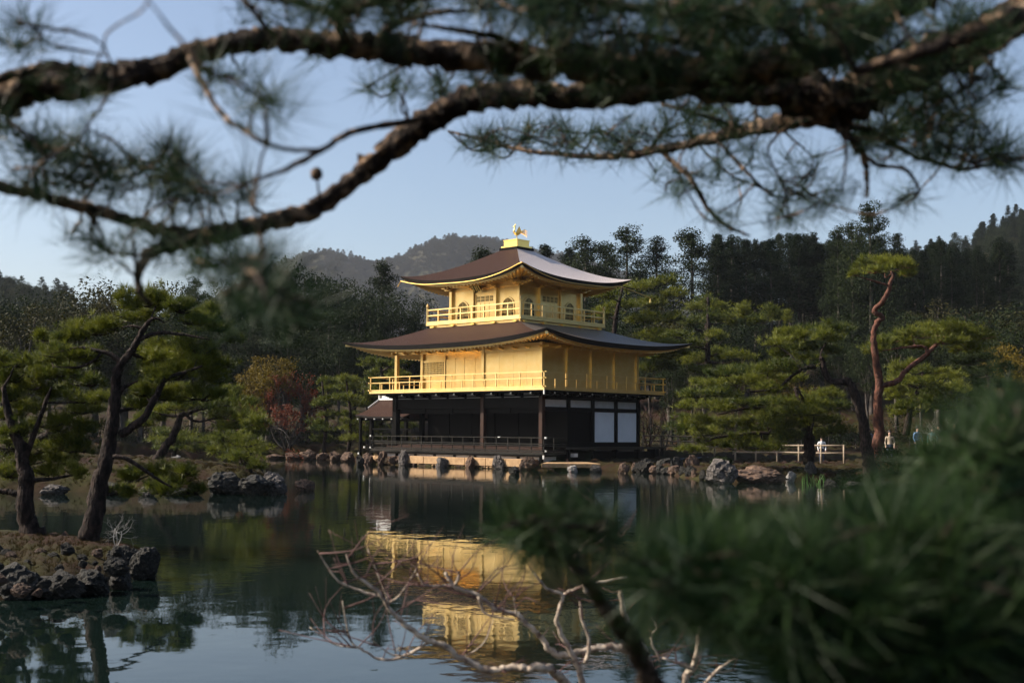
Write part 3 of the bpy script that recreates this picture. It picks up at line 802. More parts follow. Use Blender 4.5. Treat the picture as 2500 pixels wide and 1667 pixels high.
for (x, y) in ((-15.4, 1.25), (-15.4, 4.2), (-13.0, 1.25), (-13.0, 4.2)):
    part('post', MB().box(x - .10, x + .10, y - .10, y + .10, -.3, 2.95), BLACK, pr)
part('post', MB().box(-16.35, -16.2, 1.0, 1.15, -.3, 2.9), BLACK, pr)
part('beam', MB().box(-16.3, -11.9, 1.17, 1.33, 2.62, 2.80), BLACK, pr)
part('beam', MB().box(-16.3, -11.9, 4.12, 4.28, 2.62, 2.80), BLACK, pr)
part('tie_rail', MB().box(-15.4, -11.9, 1.2, 1.3, 2.05, 2.15), BLACK, pr)
part('deck', MB().box(-15.6, -12.75, 1.0, 4.4, .84, .94), BLACK, pr)
for z in (1.35, 1.65):
    part('rail', MB().box(-15.4, -12.8, 1.10, 1.16, z, z + .05), RAILK, pr)
for (x, y, z) in ((-15.75, 1.0, .95), (-16.3, 1.0, .55)):
    part('post_cap', MB().box(x - .05, x + .05, y - .06, y + .04, z - .05, z + .06), METALW, pr)
# ================================================================== STONES AT THE WATER
def rock_mesh(seed, sub=4, cuts=16, rough=.17):
    rng = np.random.default_rng(seed)
    bm = bmesh.new(); bmesh.ops.create_icosphere(bm, subdivisions=sub, radius=1.0)
    Vv = np.array([v.co[:] for v in bm.verts])
    off = rng.uniform(-50, 50, 3)
    for i, p in enumerate(Vv):
        f = mnoise.fractal(Vector(p * 1.3 + off), 1.0, 2.0, 4)
        Vv[i] = p * (1 + .38 * f)
    for _ in range(cuts):
        nrm = rng.normal(size=3); nrm /= np.linalg.norm(nrm); dist = rng.uniform(.55, .9)
        k = Vv @ nrm - dist; m = k > 0
        Vv[m] -= nrm * (k[m] * .92)[:, None]
    for i, p in enumerate(Vv):
        f = mnoise.fractal(Vector(p * 4.5 + off), .9, 2.1, 4)
        Vv[i] = p * (1 + rough * f)
    for v, c in zip(bm.verts, Vv): v.co = c
    me = bpy.data.meshes.new('rock'); bm.to_mesh(me); bm.free()
    return me
ROCKS = {}
def rock(center, size, m, label, group=None, seed=None, rz=None, tilt=0.0, name='rock', cat='rock'):
    seed = random.randrange(14) if seed is None else seed
    key = (seed, m.name)
    if key not in ROCKS:
        me = rock_mesh(seed); me.materials.append(m); ROCKS[key] = me
    o = link(name, ROCKS[key], None, label=label, cat=cat, group=group, loc=center)
    o.scale = size; o.rotation_euler = (tilt, tilt * .6, random.uniform(0, 6.28) if rz is None else rz)
    return o
def rock_px(xl, xr, yt, yb, m, label, group=None, seed=None, depth=None, zb=0.0, thick=.8, tilt=0.0):
    """rock filling a photo box, its foot on the level zb"""
    p = onz((xl + xr) / 2, yb, zb); d = float((p - CAM) @ FW)
    if depth: p = at((xl + xr) / 2, yb, depth); d = depth
    w = (xr - xl) / FPX * d / 2; h = (yb - yt) / FPX * d
    c = p + np.array([0, 0, h * .38]) + FH * w * thick * .5
    o = rock(c, (w * 1.12, w * thick * 1.12, h * .68), m, label, group, seed, rz=-YAW + random.uniform(-.25, .25), tilt=tilt)
    return o

# stone edging in front of the veranda: long cut slabs over pitching stones
wall = empty('stone_edging', 'tan cut stone edging along the water below the dark veranda', 'stone wall', (0, -1.5, 0))
xe = [.55, -1.15, -2.65, -4.25, -5.85, -7.55, -9.2]
for a, b_ in zip(xe[:-1], xe[1:]):
    h_ = random.uniform(-.015, .015)
    me = MB().box(b_ + .012, a - .012, -.10, .62, .14, .56 + h_).mesh('slab')
    o = link('slab', me, TAN, wall)
    bv = o.modifiers.new('edge', 'BEVEL'); bv.width = .02; bv.segments = 2
pm = rock_mesh(3, sub=2); pm.materials.append(ROCKB); pm2 = rock_mesh(5, sub=2); pm2.materials.append(TAN)
for k in range(46):
    x = .5 - k * .215 + random.uniform(-.06, .06)
    o = link('pitching_stone', random.choice((pm, pm2)), None, wall, loc=(x, .05 + random.uniform(-.1, .05), .07))
    s = random.uniform(.07, .13); o.scale = (s * 1.3, s, s * .9); o.rotation_euler = (0, 0, random.uniform(0, 6))
for k in range(22):                                   # rubble at the west end
    x = -9.35 - random.uniform(0, 3.6)
    o = link('pitching_stone', random.choice((pm, pm2)), None, wall, loc=(x, random.uniform(-.1, .2), random.uniform(.1, .42)))
    s = random.uniform(.13, .24); o.scale = (s * 1.2, s, s); o.rotation_euler = (random.uniform(0, 3), 0, random.uniform(0, 6))
# backing earth wall keeps the rubble together
part('backing', MB().box(-13.1, .6, .25, .66, .02, .50), ROCKB, wall)

EW = [  # photo box of each rock along the edging
    (886, 918, 1108, 1137, ROCKB, 'slanting brown rock at the west end of the stone edging'),
    (923, 950, 1106, 1137, ROCKB, 'square tan rock among rubble at the edging west end'),
    (972, 1008, 1103, 1140, ROCKG, 'pointed grey rock leaning against the edging near rubble'),
    (1070, 1100, 1115, 1141, ROCKG, 'low stump-like rock between two tan slabs, second from rubble'),
    (1134, 1168, 1112, 1142, ROCKB, 'jagged brown rock with dark east side between tan slabs'),
    (1202, 1234, 1110, 1144, ROCKG, 'tall rounded grey rock standing against the tan slabs'),
    (1268, 1312, 1113, 1146, ROCKB, 'big rusty tan rock next to the landing slab'),
]
for k, (xl, xr, yt, yb, m_, lb) in enumerate(EW):
    p = onz((xl + xr) / 2, yb)
    # stand them just in front of the slabs
    r_ = FW + RT * (((xl + xr) / 2 - 1250) / FPX); tt = (-1.68 - CAM[1]) / r_[1]; P = CAM + r_ * tt
    d = float((P - CAM) @ FW); w = (xr - xl) / FPX * d / 2; h = (yb - yt) / FPX * d
    rock((P[0], P[1], h * .36), (w * 1.12, w * .9, h * .72), m_, lb, 'rocks along the stone edging', seed=k, rz=k * 1.3)
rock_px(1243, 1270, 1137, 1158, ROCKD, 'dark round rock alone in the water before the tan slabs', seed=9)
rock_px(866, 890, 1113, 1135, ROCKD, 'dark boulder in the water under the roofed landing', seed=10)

# landing slab and its stones
ls = empty('landing_slab', 'flat pale stone landing slab jutting over the water at the pavilion corner', 'stone slab', (2.2, -2.4, 0))
def prism(mb, top, z0, z1):
    n = len(top); mb.add([(x, y, z0) for x, y in top] + [(x, y, z1) for x, y in top], [tuple(range(n))[::-1], tuple(range(n, 2 * n))] + [(i, (i + 1) % n, n + (i + 1) % n, n + i) for i in range(n)]); return mb
q = [onz(1322, 1131, .42), onz(1404, 1131, .42), onz(1466, 1131.5, .42), onz(1410, 1124, .42), onz(1338, 1126, .42)]
q = [(p[0] - 2.2, p[1] + 2.4) for p in q]
o = part('slab', prism(MB(), q, .20, .42), TAN, ls); bv = o.modifiers.new('edge', 'BEVEL'); bv.width = .025; bv.segments = 2
for (xl, xr, yt, yb, m_, lb) in [(1385, 1408, 1134, 1152, ROCKW, 'pale lumpy stone propping the landing slab'), (1438, 1468, 1134, 1152, ROCKG, 'greenish stone under the landing slab east end'),
                                 (1506, 1536, 1130, 1155, ROCKB, 'brown rock standing in the water east of the landing slab'), (1325, 1350, 1138, 1147, ROCKB, 'flat brown stone under the landing slab west end')]:
    rock_px(xl, xr, yt, yb, m_, lb, seed=random.randrange(14))
# shore stones east of the pavilion
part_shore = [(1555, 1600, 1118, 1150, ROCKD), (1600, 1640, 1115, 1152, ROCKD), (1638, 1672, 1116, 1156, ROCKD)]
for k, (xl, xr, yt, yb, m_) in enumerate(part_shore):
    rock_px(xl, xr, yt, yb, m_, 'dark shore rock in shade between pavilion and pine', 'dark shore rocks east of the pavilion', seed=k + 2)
fs = [onz(1640, 1124, .45), onz(1700, 1122, .45), onz(1760, 1110, .62), onz(1660, 1116, .62)]
o = part('stone_bridge', prism(MB(), [(p[0], p[1]) for p in fs], .40, .56), SLATE, None, label='blue grey stone footbridge slab on the east shore', cat='stone slab')
fs2 = [onz(1540, 1120, .40), onz(1620, 1118, .40), onz(1625, 1106, .45), onz(1545, 1108, .45)]
part('flagstone', prism(MB(), [(p[0], p[1]) for p in fs2], .30, .46), SLATE, None, label='blue grey flagstone below the east veranda end', cat='stone slab')
for xl, xr, yt, yb, m_, lb in [(1675, 1712, 1112, 1156, ROCKB, 'column of reddish stones at the end of the footbridge'),
                              (1720, 1805, 1118, 1180, ROCKG, 'rugged grey brown boulder on the east shore'),
                              (1795, 1905, 1140, 1179, ROCKB, 'wide low brown boulder on the east shore'),
                              (1918, 1945, 1148, 1177, ROCKW, 'small white jagged stone at the water under the pine'),
                              (1966, 1998, 1127, 1172, ROCKG, 'upright smooth grey boulder beside the reeds'),
                              (2010, 2045, 1170, 1195, ROCKD, 'dark rock in the water beyond the reeds'),
                              (1860, 1893, 1110, 1140, ROCKD, 'dark boulder behind the wide brown one')]:
    rock_px(xl, xr, yt, yb, m_, lb, seed=random.randrange(14), thick=.7)
for k in range(7):
    rock_px(2060 + k * 62, 2110 + k * 62 + random.randrange(18), 1168 + random.randrange(14) + k * 3, 1190 + k * 7, ROCKD, 'shaded boulder along the east bank under the pines', 'east bank boulders', seed=k)
# islet, island and far shore rocks
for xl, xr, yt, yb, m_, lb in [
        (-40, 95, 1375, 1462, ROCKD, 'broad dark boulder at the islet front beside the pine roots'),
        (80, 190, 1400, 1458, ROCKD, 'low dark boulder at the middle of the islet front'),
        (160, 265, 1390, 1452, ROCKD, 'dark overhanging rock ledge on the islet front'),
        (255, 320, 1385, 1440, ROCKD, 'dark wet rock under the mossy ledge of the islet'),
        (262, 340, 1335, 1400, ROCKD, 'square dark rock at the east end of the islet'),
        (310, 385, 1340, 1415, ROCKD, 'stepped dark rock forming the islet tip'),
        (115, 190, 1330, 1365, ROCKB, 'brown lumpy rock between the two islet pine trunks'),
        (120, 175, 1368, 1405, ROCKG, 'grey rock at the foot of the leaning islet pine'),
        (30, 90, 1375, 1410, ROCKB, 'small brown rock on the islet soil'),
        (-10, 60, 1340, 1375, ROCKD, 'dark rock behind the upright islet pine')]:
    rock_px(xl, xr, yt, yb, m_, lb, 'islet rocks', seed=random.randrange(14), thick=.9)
for xl, xr, yt, yb, m_, lb in [(490, 590, 1150, 1207, ROCKD, 'long dark boulder below the mossy island lawn'), (560, 660, 1158, 1208, ROCKD, 'dark steep boulder on the island shore'),
                               (630, 692, 1153, 1206, ROCKG, 'grey rock at the island tip above dark water'), (330, 380, 1185, 1210, ROCKG, 'small grey stone on the island beach'),
                               (230, 300, 1180, 1208, ROCKD, 'dark beach stone on the island below pines'), (90, 160, 1180, 1208, ROCKG, 'grey stone at the island beach behind the trunk'),
                               (415, 440, 1110, 1124, ROCKW, 'pale stone on the mossy island lawn'), (395, 490, 1190, 1210, ROCKD, 'flat dark shore stone under the drooping pine branch')]:
    rock_px(xl, xr, yt, yb, m_, lb, 'island rocks', seed=random.randrange(14), thick=.8)
rock_px(721, 768, 1170, 1198, ROCKB, 'lone brown rock standing in open water beside the island', seed=4)
for xl, xr, yt, yb in ((735, 770, 1098, 1122), (770, 800, 1106, 1123), (800, 835, 1104, 1124), (830, 868, 1102, 1127), (690, 735, 1106, 1121), (640, 690, 1108, 1120)):
    rock_px(xl, xr, yt, yb, random.choice((ROCKB, ROCKG)), 'brown shore stone on the far bank left of the landing', 'far bank stones', seed=random.randrange(14))

for k in range(34):                                            # loose stones over the islet soil and along its edge
    px, py = random.uniform(-20, 375), random.uniform(1345, 1455)
    a_ = sdf_poly(np.array([sdpx(px, py)]), ISLET)[0]
    if a_ < -.1: continue
    w_ = random.uniform(9, 26) * (1.3 if a_ < .5 else .8)
    rock_px(px - w_, px + w_, py - w_ * random.uniform(.7, 1.3), py + 4, random.choice((ROCKD, ROCKD, ROCKB)), 'loose dark stone lying among the islet pine roots', 'loose islet stones', seed=random.randrange(14), zb=.12 if a_ < .4 else .26)
for k in range(16):
    px = 1545 + k * 13 + random.uniform(-5, 5); w_ = random.uniform(9, 17); py = np.interp(px, [1540, 1640, 1760], [1150, 1156, 1178])
    rock_px(px - w_, px + w_, py - random.uniform(14, 30), py + 2, ROCKD if k % 4 else ROCKB, 'rough pitching rock of the shaded bank below the east veranda', 'bank rocks below the east veranda', seed=random.randrange(14))
# short mossy grass over the island, the islet and the near shores
def turf(name, label, boxes, n, L, Wd, seed):
    rng = np.random.default_rng(seed); P = []
    for s0, s1, d0, d1_ in boxes:
        S_, D_ = rng.uniform(s0, s1, n), rng.uniform(d0, d1_, n); h = ground_h(S_, D_); k = h > .10
        P.append(np.stack([CAM[0] + RH[0] * S_[k] + FH[0] * D_[k], CAM[1] + RH[1] * S_[k] + FH[1] * D_[k], h[k] - .01], -1))
    P = np.vstack(P); v_, f_, t_ = needles(P, np.tile([0, 0, 1.0], (len(P), 1)), L, Wd, 7, .5, rng, np.clip(rng.normal(.5, .3, len(P)), 0, 1))
    link(name, mesh_np(name, v_, f_, t_), L_GRASS, label=label, cat='grass', kind='stuff')
def needles(P, D, L, Wd, k, spread, rng, tint):
    d = unit(D)[:, None] + rng.normal(size=(len(P), k, 3)) * spread
    d = unit(d); s = unit(np.cross(d, rng.normal(size=d.shape))) * Wd * .5
    b = np.repeat(P[:, None], k, 1); Lr = L * rng.uniform(.6, 1.2, (len(P), k, 1))
    return np.stack([b - s, b + s, b + d * Lr], 2).reshape(-1, 3), np.arange(3 * len(P) * k).reshape(-1, 3), np.repeat(np.repeat(tint, k), 3)
def unit(v): return v / (np.linalg.norm(v, axis=-1, keepdims=True) + 1e-9)
turf('islet_grass', 'short mossy growth on the islet soil round the pine roots', [(-9, -3.5, 13, 21)], 9000, .05, .006, 1)
turf('island_grass', 'mossy grass covering the island lawn', [(-24, -7, 37, 56)], 16000, .09, .014, 2)
turf('shore_grass', 'thin dry grass on the east shore under the pines', [(6, 22, 47, 70)], 14000, .10, .016, 3)
# reeds in front of the upright boulder
def reed(px, py, h):
    p = onz(px, py); b = MB(); lean = Vector((random.uniform(-.08, .08), random.uniform(-.08, .08), 0))
    for k in range(2):
        q = Vector(p) + Vector((random.uniform(-.05, .05), random.uniform(-.05, .05), -.1))
        mid = q + lean * .5 + Vector((0, 0, h * .6)); tip = q + lean * 1.8 + Vector((random.uniform(-.1, .1), 0, h))
        b.tube([q, mid, tip], [.012, .012, .002], 3)
    return b
for k in range(14):
    o = reed(1962 + k * 4.6 + random.uniform(-2, 2), 1178 + random.uniform(-2, 10), random.uniform(.25, .55)).build('reed', L_REED, None, label='green reed blades in the water before the upright boulder', cat='reed', group='reeds by the east shore')

# ================================================================== BAMBOO FENCES AND VISITORS
def fence(p0, p1, zs, n, label):
    base = Vector((p0[0], p0[1], 0)); f = empty('bamboo_fence', label, 'fence', base)
    d = Vector((p1[0] - p0[0], p1[1] - p0[1], 0))
    for z0, z1 in zs:
        a, b_ = Vector((0, 0, z0)), d + Vector((0, 0, z1)); L = 6
        part('rail', MB().tube([a + (b_ - a) * (i / L) + Vector((0, 0, random.uniform(-.01, .01))) for i in range(L + 1)], .045, 7), BAMB, f, True)
    for i in range(n):
        t = i / (n - 1); q = d * t
        zt_ = zs[0][0] * (1 - t) + zs[0][1] * t
        part('post', MB().tube([q + Vector((0, 0, .1)), q + Vector((0, 0, zt_ + .06))], .05, 7), BAMB, f, True)
A_, B_ = at(1570, 1063, 78), at(1790, 1068, 74)
za, zb = A_[2], B_[2]
fence(A_, B_, [(za, zb), (za - .32, zb - .32), (za - .6, zb - .6)], 6, 'weathered bamboo rail fence between the pavilion and the spreading pine')
A_, B_ = at(1795, 1086, 66), at(2060, 1088, 62)
fence(A_, B_, [(A_[2], B_[2]), (A_[2] - .38, B_[2] - .38)], 6, 'low bamboo rail fence along the path behind the east pines')

SKIN = mat('skin', (.50, .32, .24), .6)
HAIR = mat('dark_hair', (.02, .016, .014), .6)
CLOTH = {n: mat('cloth_' + n, c, .9) for n, c in {'white': (.75, .75, .75), 'blue': (.12, .22, .38), 'red': (.40, .09, .06), 'navy': (.03, .04, .07), 'grey': (.2, .2, .21), 'tan': (.38, .30, .22), 'teal': (.08, .25, .30), 'black': (.02, .02, .022)}.items()}
def person_body():
    """one continuous body: skin modifier over a joint skeleton, with five fingers on each hand"""
    J = {}; Vt = []; Ed = []; R = []
    def v(k, p, r, par=None):
        J[k] = len(Vt); Vt.append(p); R.append(r)
        if par is not None: Ed.append((J[par], J[k]))
    v('hip', (0, 0, .95), .13); v('waist', (0, 0, 1.08), .125, 'hip'); v('chest', (0, .01, 1.28), .15, 'waist'); v('neck', (0, 0, 1.45), .055, 'chest')
    v('jaw', (0, -.01, 1.53), .075, 'neck'); v('brow', (0, 0, 1.60), .092, 'jaw'); v('crown', (0, .01, 1.67), .07, 'brow'); v('nose', (0, -.10, 1.565), .014, 'brow')
    for s, n in ((-1, 'l'), (1, 'r')):
        v('sh' + n, (s * .18, 0, 1.39), .065, 'chest'); v('el' + n, (s * .24, .02, 1.12), .045, 'sh' + n); v('wr' + n, (s * .22, -.10, .90), .03, 'el' + n)
        v('pa' + n, (s * .22, -.13, .84), .035, 'wr' + n)
        for i in range(4):
            v('f%d' % i + n, (s * .22 + (i - 1.5) * .018, -.15, .80), .0095, 'pa' + n); v('g%d' % i + n, (s * .22 + (i - 1.5) * .019, -.145, .755 - .008 * (i in (1, 2))), .008, 'f%d' % i + n)
        v('th' + n, (s * .22 - s * .035, -.15, .84), .010, 'wr' + n); v('ti' + n, (s * .22 - s * .045, -.165, .80), .008, 'th' + n)
        v('up' + n, (s * .095, 0, .88), .10, 'hip'); v('kn' + n, (s * .10, -.02, .50), .06, 'up' + n); v('an' + n, (s * .10, .02, .09), .042, 'kn' + n); v('to' + n, (s * .11, -.14, .035), .035, 'an' + n)
    me = bpy.data.meshes.new('person'); me.from_pydata(Vt, Ed, [])
    o = bpy.data.objects.new('person_build', me); col.objects.link(o)
    sk = o.modifiers.new('skin', 'SKIN'); su = o.modifiers.new('sub', 'SUBSURF'); su.levels = 1; su.render_levels = 1
    for i, r in enumerate(R):
        me.skin_vertices[0].data[i].radius = (r, r * (.72 if i in (0, 1, 2) else 1)); me.skin_vertices[0].data[i].use_root = (i == 0)
    dg = bpy.context.evaluated_depsgraph_get()
    nm = bpy.data.meshes.new_from_object(o.evaluated_get(dg))
    bpy.data.objects.remove(o)
    return nm
PB = person_body()
def person(px, py_head, d, top, leg, label, rz):
    hd = at(px, py_head, d); s = .98
    z0 = gh(xs(px, d), d)
    zt_ = hd[2]; s = max(.9, min(1.05, (zt_ - z0) / 1.66))
    me = PB.copy(); me.materials.clear()
    for m_ in (SKIN, CLOTH[top], CLOTH[leg], HAIR): me.materials.append(m_)
    for p in me.polygons:
        c = p.center
        if c.z > 1.46: p.material_index = 0
        elif c.z < .06: p.material_index = 3
        elif c.z < .97 and abs(c.x) < .175: p.material_index = 2
        elif c.z < .90: p.material_index = 0
        else: p.material_index = 1
        p.use_smooth = True
    o = link('person', me, None, label=label, cat='person', group='visitors on the east path', loc=(hd[0], hd[1], zt_ - 1.66 * s))
    o.scale = (s, s, s); o.rotation_euler.z = rz
    hb = bmesh.new(); bmesh.ops.create_icosphere(hb, subdivisions=2, radius=1.0)
    for vv in hb.verts:
        c = vv.co; vv.co = Vector((c.x * .102, c.y * .108 + .025, 1.635 + c.z * .10 + (0 if c.y > -.2 else .035)))
    hm = bpy.data.meshes.new('hair'); hb.to_mesh(hm); hb.free()
    link('hair', hm, HAIR, o)
for args in [(2006, 1068, 66, 'white', 'navy', 'person in a white shirt standing behind the low bamboo fence', .6),
             (2240, 1044, 68, 'blue', 'navy', 'person in a blue jacket on the crowded east path', 1.0),
             (2276, 1046, 69, 'teal', 'black', 'person in a teal top on the crowded east path', .2),
             (2292, 1040, 72, 'black', 'navy', 'person in black on the crowded east path', -.4),
             (2330, 1036, 72, 'grey', 'black', 'person in a grey coat on the crowded east path', .9),
             (2353, 1042, 70, 'red', 'navy', 'person in a red top on the crowded east path', .1),
             (2172, 1054, 67, 'tan', 'navy', 'person in a tan jacket behind the red pine trunk', .5),
             (2120, 1047, 68, 'navy', 'black', 'person in a navy coat between the two pine trunks', .3)]:
    person(*args)
# ================================================================== TREES
def unit(v): return v / (np.linalg.norm(v, axis=-1, keepdims=True) + 1e-9)
def leaves(C, size, rng, tint, up=.0, asp=.45, out=None, outw=0.0):
    """rhombic leaves at C (n,3)"""
    n = len(C)
    nrm = rng.normal(size=(n, 3)); nrm[:, 2] += up
    if out is not None: nrm = unit(nrm) + out * outw
    nrm = unit(nrm)
    t = unit(np.cross(nrm, rng.normal(size=(n, 3)))); b = np.cross(nrm, t)
    s = size * rng.uniform(.65, 1.3, (n, 1))
    V = np.stack([C - t * s * .5, C + b * s * asp * .5, C + t * s * .5, C - b * s * asp * .5], 1).reshape(-1, 3)
    F = np.arange(4 * n).reshape(-1, 4)
    return V, F, np.repeat(tint, 4)
def needles(P, D, L, Wd, k, spread, rng, tint):
    """k thin pointed needles fanning from each P along D"""
    n = len(P)
    d = unit(D)[:, None] + rng.normal(size=(n, k, 3)) * spread
    d = unit(d)
    s = unit(np.cross(d, rng.normal(size=(n, k, 3)))) * Wd * .5
    Lr = L * rng.uniform(.7, 1.15, (n, k, 1))
    b = np.repeat(P[:, None], k, 1) + d * (L * rng.uniform(0, .15, (n, k, 1)))
    V = np.stack([b - s, b + s, b + d * Lr], 2).reshape(-1, 3)
    F = np.arange(3 * n * k).reshape(-1, 3)
    tt = np.repeat(np.clip(tint[:, None] + rng.normal(0, .12, (n, k)), 0, 1).ravel(), 3)
    return V, F, tt
def crown_from_clumps(name, centers, radii, per, size, rng, flat=.75, m=None, asp=.45, shell=.55, up=.25):
    n = len(centers)
    idx = np.repeat(np.arange(n), per)
    dv = unit(rng.normal(size=(len(idx), 3))); rr = (shell + (1 - shell) * rng.random((len(idx), 1))) * np.where(rng.random((len(idx), 1)) < .12, 1.25, 1.0)
    lump = 1 + .25 * np.sin(dv[:, :1] * 5 + idx[:, None]) * np.cos(dv[:, 1:2] * 4 + idx[:, None] * 2)
    off = dv * rr * lump * radii[idx][:, None]; off[:, 2] *= flat
    ct = rng.uniform(0, 1, n)
    V, F, t = leaves(centers[idx] + off, size, rng, np.clip(ct[idx] * .6 + rng.uniform(0, .4, len(idx)), 0, 1), up, asp, dv, .7)
    me = mesh_np(name, V, F, t); me.materials.append(m); return me
def broad_proto(seed, H=12., R=4.2, n=52, per=190, size=.21, m=None):
    rng = np.random.default_rng(seed)
    dv = unit(rng.normal(size=(n, 3)))
    dv[:, 2] = np.abs(dv[:, 2]) * rng.choice([1, 1, 1, -.6], n)
    C = dv * np.array([R, R, H * .34]) * rng.uniform(.45, .95, (n, 1)) * (1 + .18 * rng.normal(size=(n, 1)))
    C[:, 2] += H * .62
    me = crown_from_clumps('crown', C, rng.uniform(.75, 1.5, n) * R / 4.0, per, size, rng, .75, m)
    g = Geo()
    g.branch([(0, 0, -.6), (.05, .1, H * .2), (rng.uniform(-.4, .4), rng.uniform(-.4, .4), H * .45), (0, 0, H * .75)], [.26, .2, .14, .04], 7)
    for c in C[:12]:
        z0 = H * rng.uniform(.25, .5); g.branch([(0, 0, z0), c * np.array([.5, .5, 1]) * np.array([1, 1, .8]) + np.array([0, 0, z0 * .15]), c], [.09, .05, .015], 5, 3)
    return me, g.mesh('trunk')
def cypress_proto(seed, H=17., R=2.6, n=90, per=140, size=.19, m=None, bare=.32, round_=.75):
    rng = np.random.default_rng(seed)
    h = np.linspace(0, .97, n) + rng.normal(0, .015, n); h = np.clip(h, 0, .985)
    r = R * (1 - h) ** round_ * (.55 + .45 * np.minimum(h / .12, 1)) * rng.uniform(.25, 1.05, n)
    a = rng.uniform(0, 6.283, n)
    C = np.stack([np.cos(a) * r, np.sin(a) * r, H * (bare + (1 - bare) * h) - r * .15], -1)
    C = np.vstack([C, [[0, 0, H * .97], [.1, 0, H * .92], [-.1, .1, H * .87]]])
    rad = np.concatenate([(1.05 - .55 * h) * rng.uniform(.7, 1.3, n) * R / 2.6, [.22, .35, .5]])
    me = crown_from_clumps('crown', C, rad, per, size, rng, .62, m, .38, .5, .1)
    g = Geo()
    g.branch([(0, 0, -1), (.04, .02, H * .3), (.0, .06, H * .6), (0, 0, H * .98)], [.24, .2, .13, .03], 7)
    for c in C[:14]: g.branch([(0, 0, c[2] - .2), c * np.array([.5, .5, 1]), c], [.05, .035, .012], 4, 3)
    return me, g.mesh('trunk')
PROTO = {}
for k in range(4): PROTO['broad%d' % k] = (*broad_proto(100 + k, H=11 + k, R=4.2 - .2 * k, m=L_DARK), GBARK)
for k in range(2): PROTO['olive%d' % k] = (*broad_proto(140 + k, H=9 + k, R=3.2, n=38, per=170, size=.19, m=L_OLIVE), GBARK)
PROTO['yellow0'] = (*broad_proto(150, H=7, R=2.2, n=28, per=140, size=.17, m=L_YEL), GBARK)
for k in range(5): PROTO['cyp%d' % k] = (*cypress_proto(200 + k, H=16 + k, R=2.3 + .25 * k, m=L_CYP, bare=(.38, .55, .25, .3, .58)[k]), GBARK)
for k in range(3): PROTO['round%d' % k] = (*cypress_proto(220 + k, H=15 + k, R=3.4, n=110, per=150, size=.20, m=L_DARK, bare=.22, round_=.5), GBARK)
for me, tr, bk in PROTO.values(): tr.materials.append(bk)
def tree(kind, s, d, H, label, group, name='tree', wide=1.0, dz=0.0, cat='tree'):
    me, tr, _ = PROTO[kind]
    base = {'broad0': 11, 'broad1': 12, 'broad2': 13, 'broad3': 14, 'olive0': 9, 'olive1': 10, 'yellow0': 7, 'cyp0': 16, 'cyp1': 17, 'cyp2': 18, 'cyp3': 19, 'cyp4': 20, 'round0': 15, 'round1': 16, 'round2': 17}[kind]
    p = W(s, d, gh(s, d) + dz - .1); k = H / base
    o = empty(name, label, cat, p, random.uniform(0, 6.28), group)
    o.scale = (k * wide, k * wide, k)
    link('trunk', tr, None, o); link('crown', me, None, o)
    return o
def tree_px(kind, px, py_top, d, label, group, name='tree', wide=1.0):
    """tree whose top reaches a photo row"""
    s = xs(px, d); zt_ = at(px, py_top, d)[2]
    return tree(kind, s, d, max(2.0, zt_ - gh(s, d)), label, group, name, wide)

# skyline trees right of the upper roof, then the tall wood on the slope
GW = 'tall dark trees of the wood behind the pavilion'
SKY_L = {1170: 'round crowned dark tree behind the south slope of the upper roof', 1330: 'pointed dark tree just beyond the crown box of the roof', 1430: 'broad dark tree with open top above the east roof slope', 1530: 'highest open crowned tree beyond the upper roof east corner',
         1605: 'narrow leaning topped tree next to the highest open crowned tree', 1690: 'tall light twigged tree standing apart before the plantation', 1752: 'dark pointed tree at the plantation west edge', 1790: 'second dark pointed tree at the plantation west edge',
         1390: 'slender tree half hidden behind the broad open topped one', 1480: 'dark round tree filling between the two tallest behind the roof', 1250: 'dark tree hidden low behind the roof crown'}
for px, py, d, kd, wd in [(1170, 597, 112, 'round0', 1.0), (1330, 588, 118, 'cyp2', 1.3), (1430, 570, 112, 'round1', 1.3), (1530, 546, 110, 'round2', 1.3), (1605, 572, 114, 'cyp3', 1.7),
                          (1690, 552, 108, 'round0', 1.25), (1752, 575, 120, 'cyp2', 1.2), (1790, 568, 118, 'cyp0', 1.1), (1390, 600, 122, 'cyp4', 1.2), (1480, 585, 125, 'round0', 1.0), (1250, 612, 120, 'round1', 1.0)]:
    tree_px(kd, px, py, d, SKY_L[px], GW, 'evergreen_tree', wd)
for k in range(34):
    px = 1760 + k * 21 + random.uniform(-8, 8); d = random.uniform(112, 134)
    py = np.interp(px, [1750, 1900, 2060, 2150, 2250, 2500], [572, 578, 575, 585, 600, 590]) + random.uniform(-16, 26)
    tree_px('cyp1' if (k % 3 == 0 and px < 2120) else 'cyp%d' % random.randrange(5), px, py, d if k % 3 else 111, 'tall slender cypress in the dark plantation on the east slope', 'cypress plantation on the east slope', 'cypress_tree', random.uniform(.9, 1.25))
for px, py, d, wd in ((2130, 487, 104, 1.0), (2085, 535, 106, .9), (2050, 545, 108, .8)):
    tree_px('round%d' % random.randrange(3), px, py, d, 'tallest dark tree towering over the cypress plantation', 'towering trees over the plantation', 'evergreen_tree', wd)
for k in range(22):
    px = 1760 + k * 34 + random.uniform(-10, 10); d = random.uniform(137, 165)
    tree_px('cyp%d' % random.randrange(5), px, random.uniform(560, 610), d, 'cypress at the back of the dark plantation on the slope', 'cypresses at the back of the plantation', 'cypress_tree', 1.2)
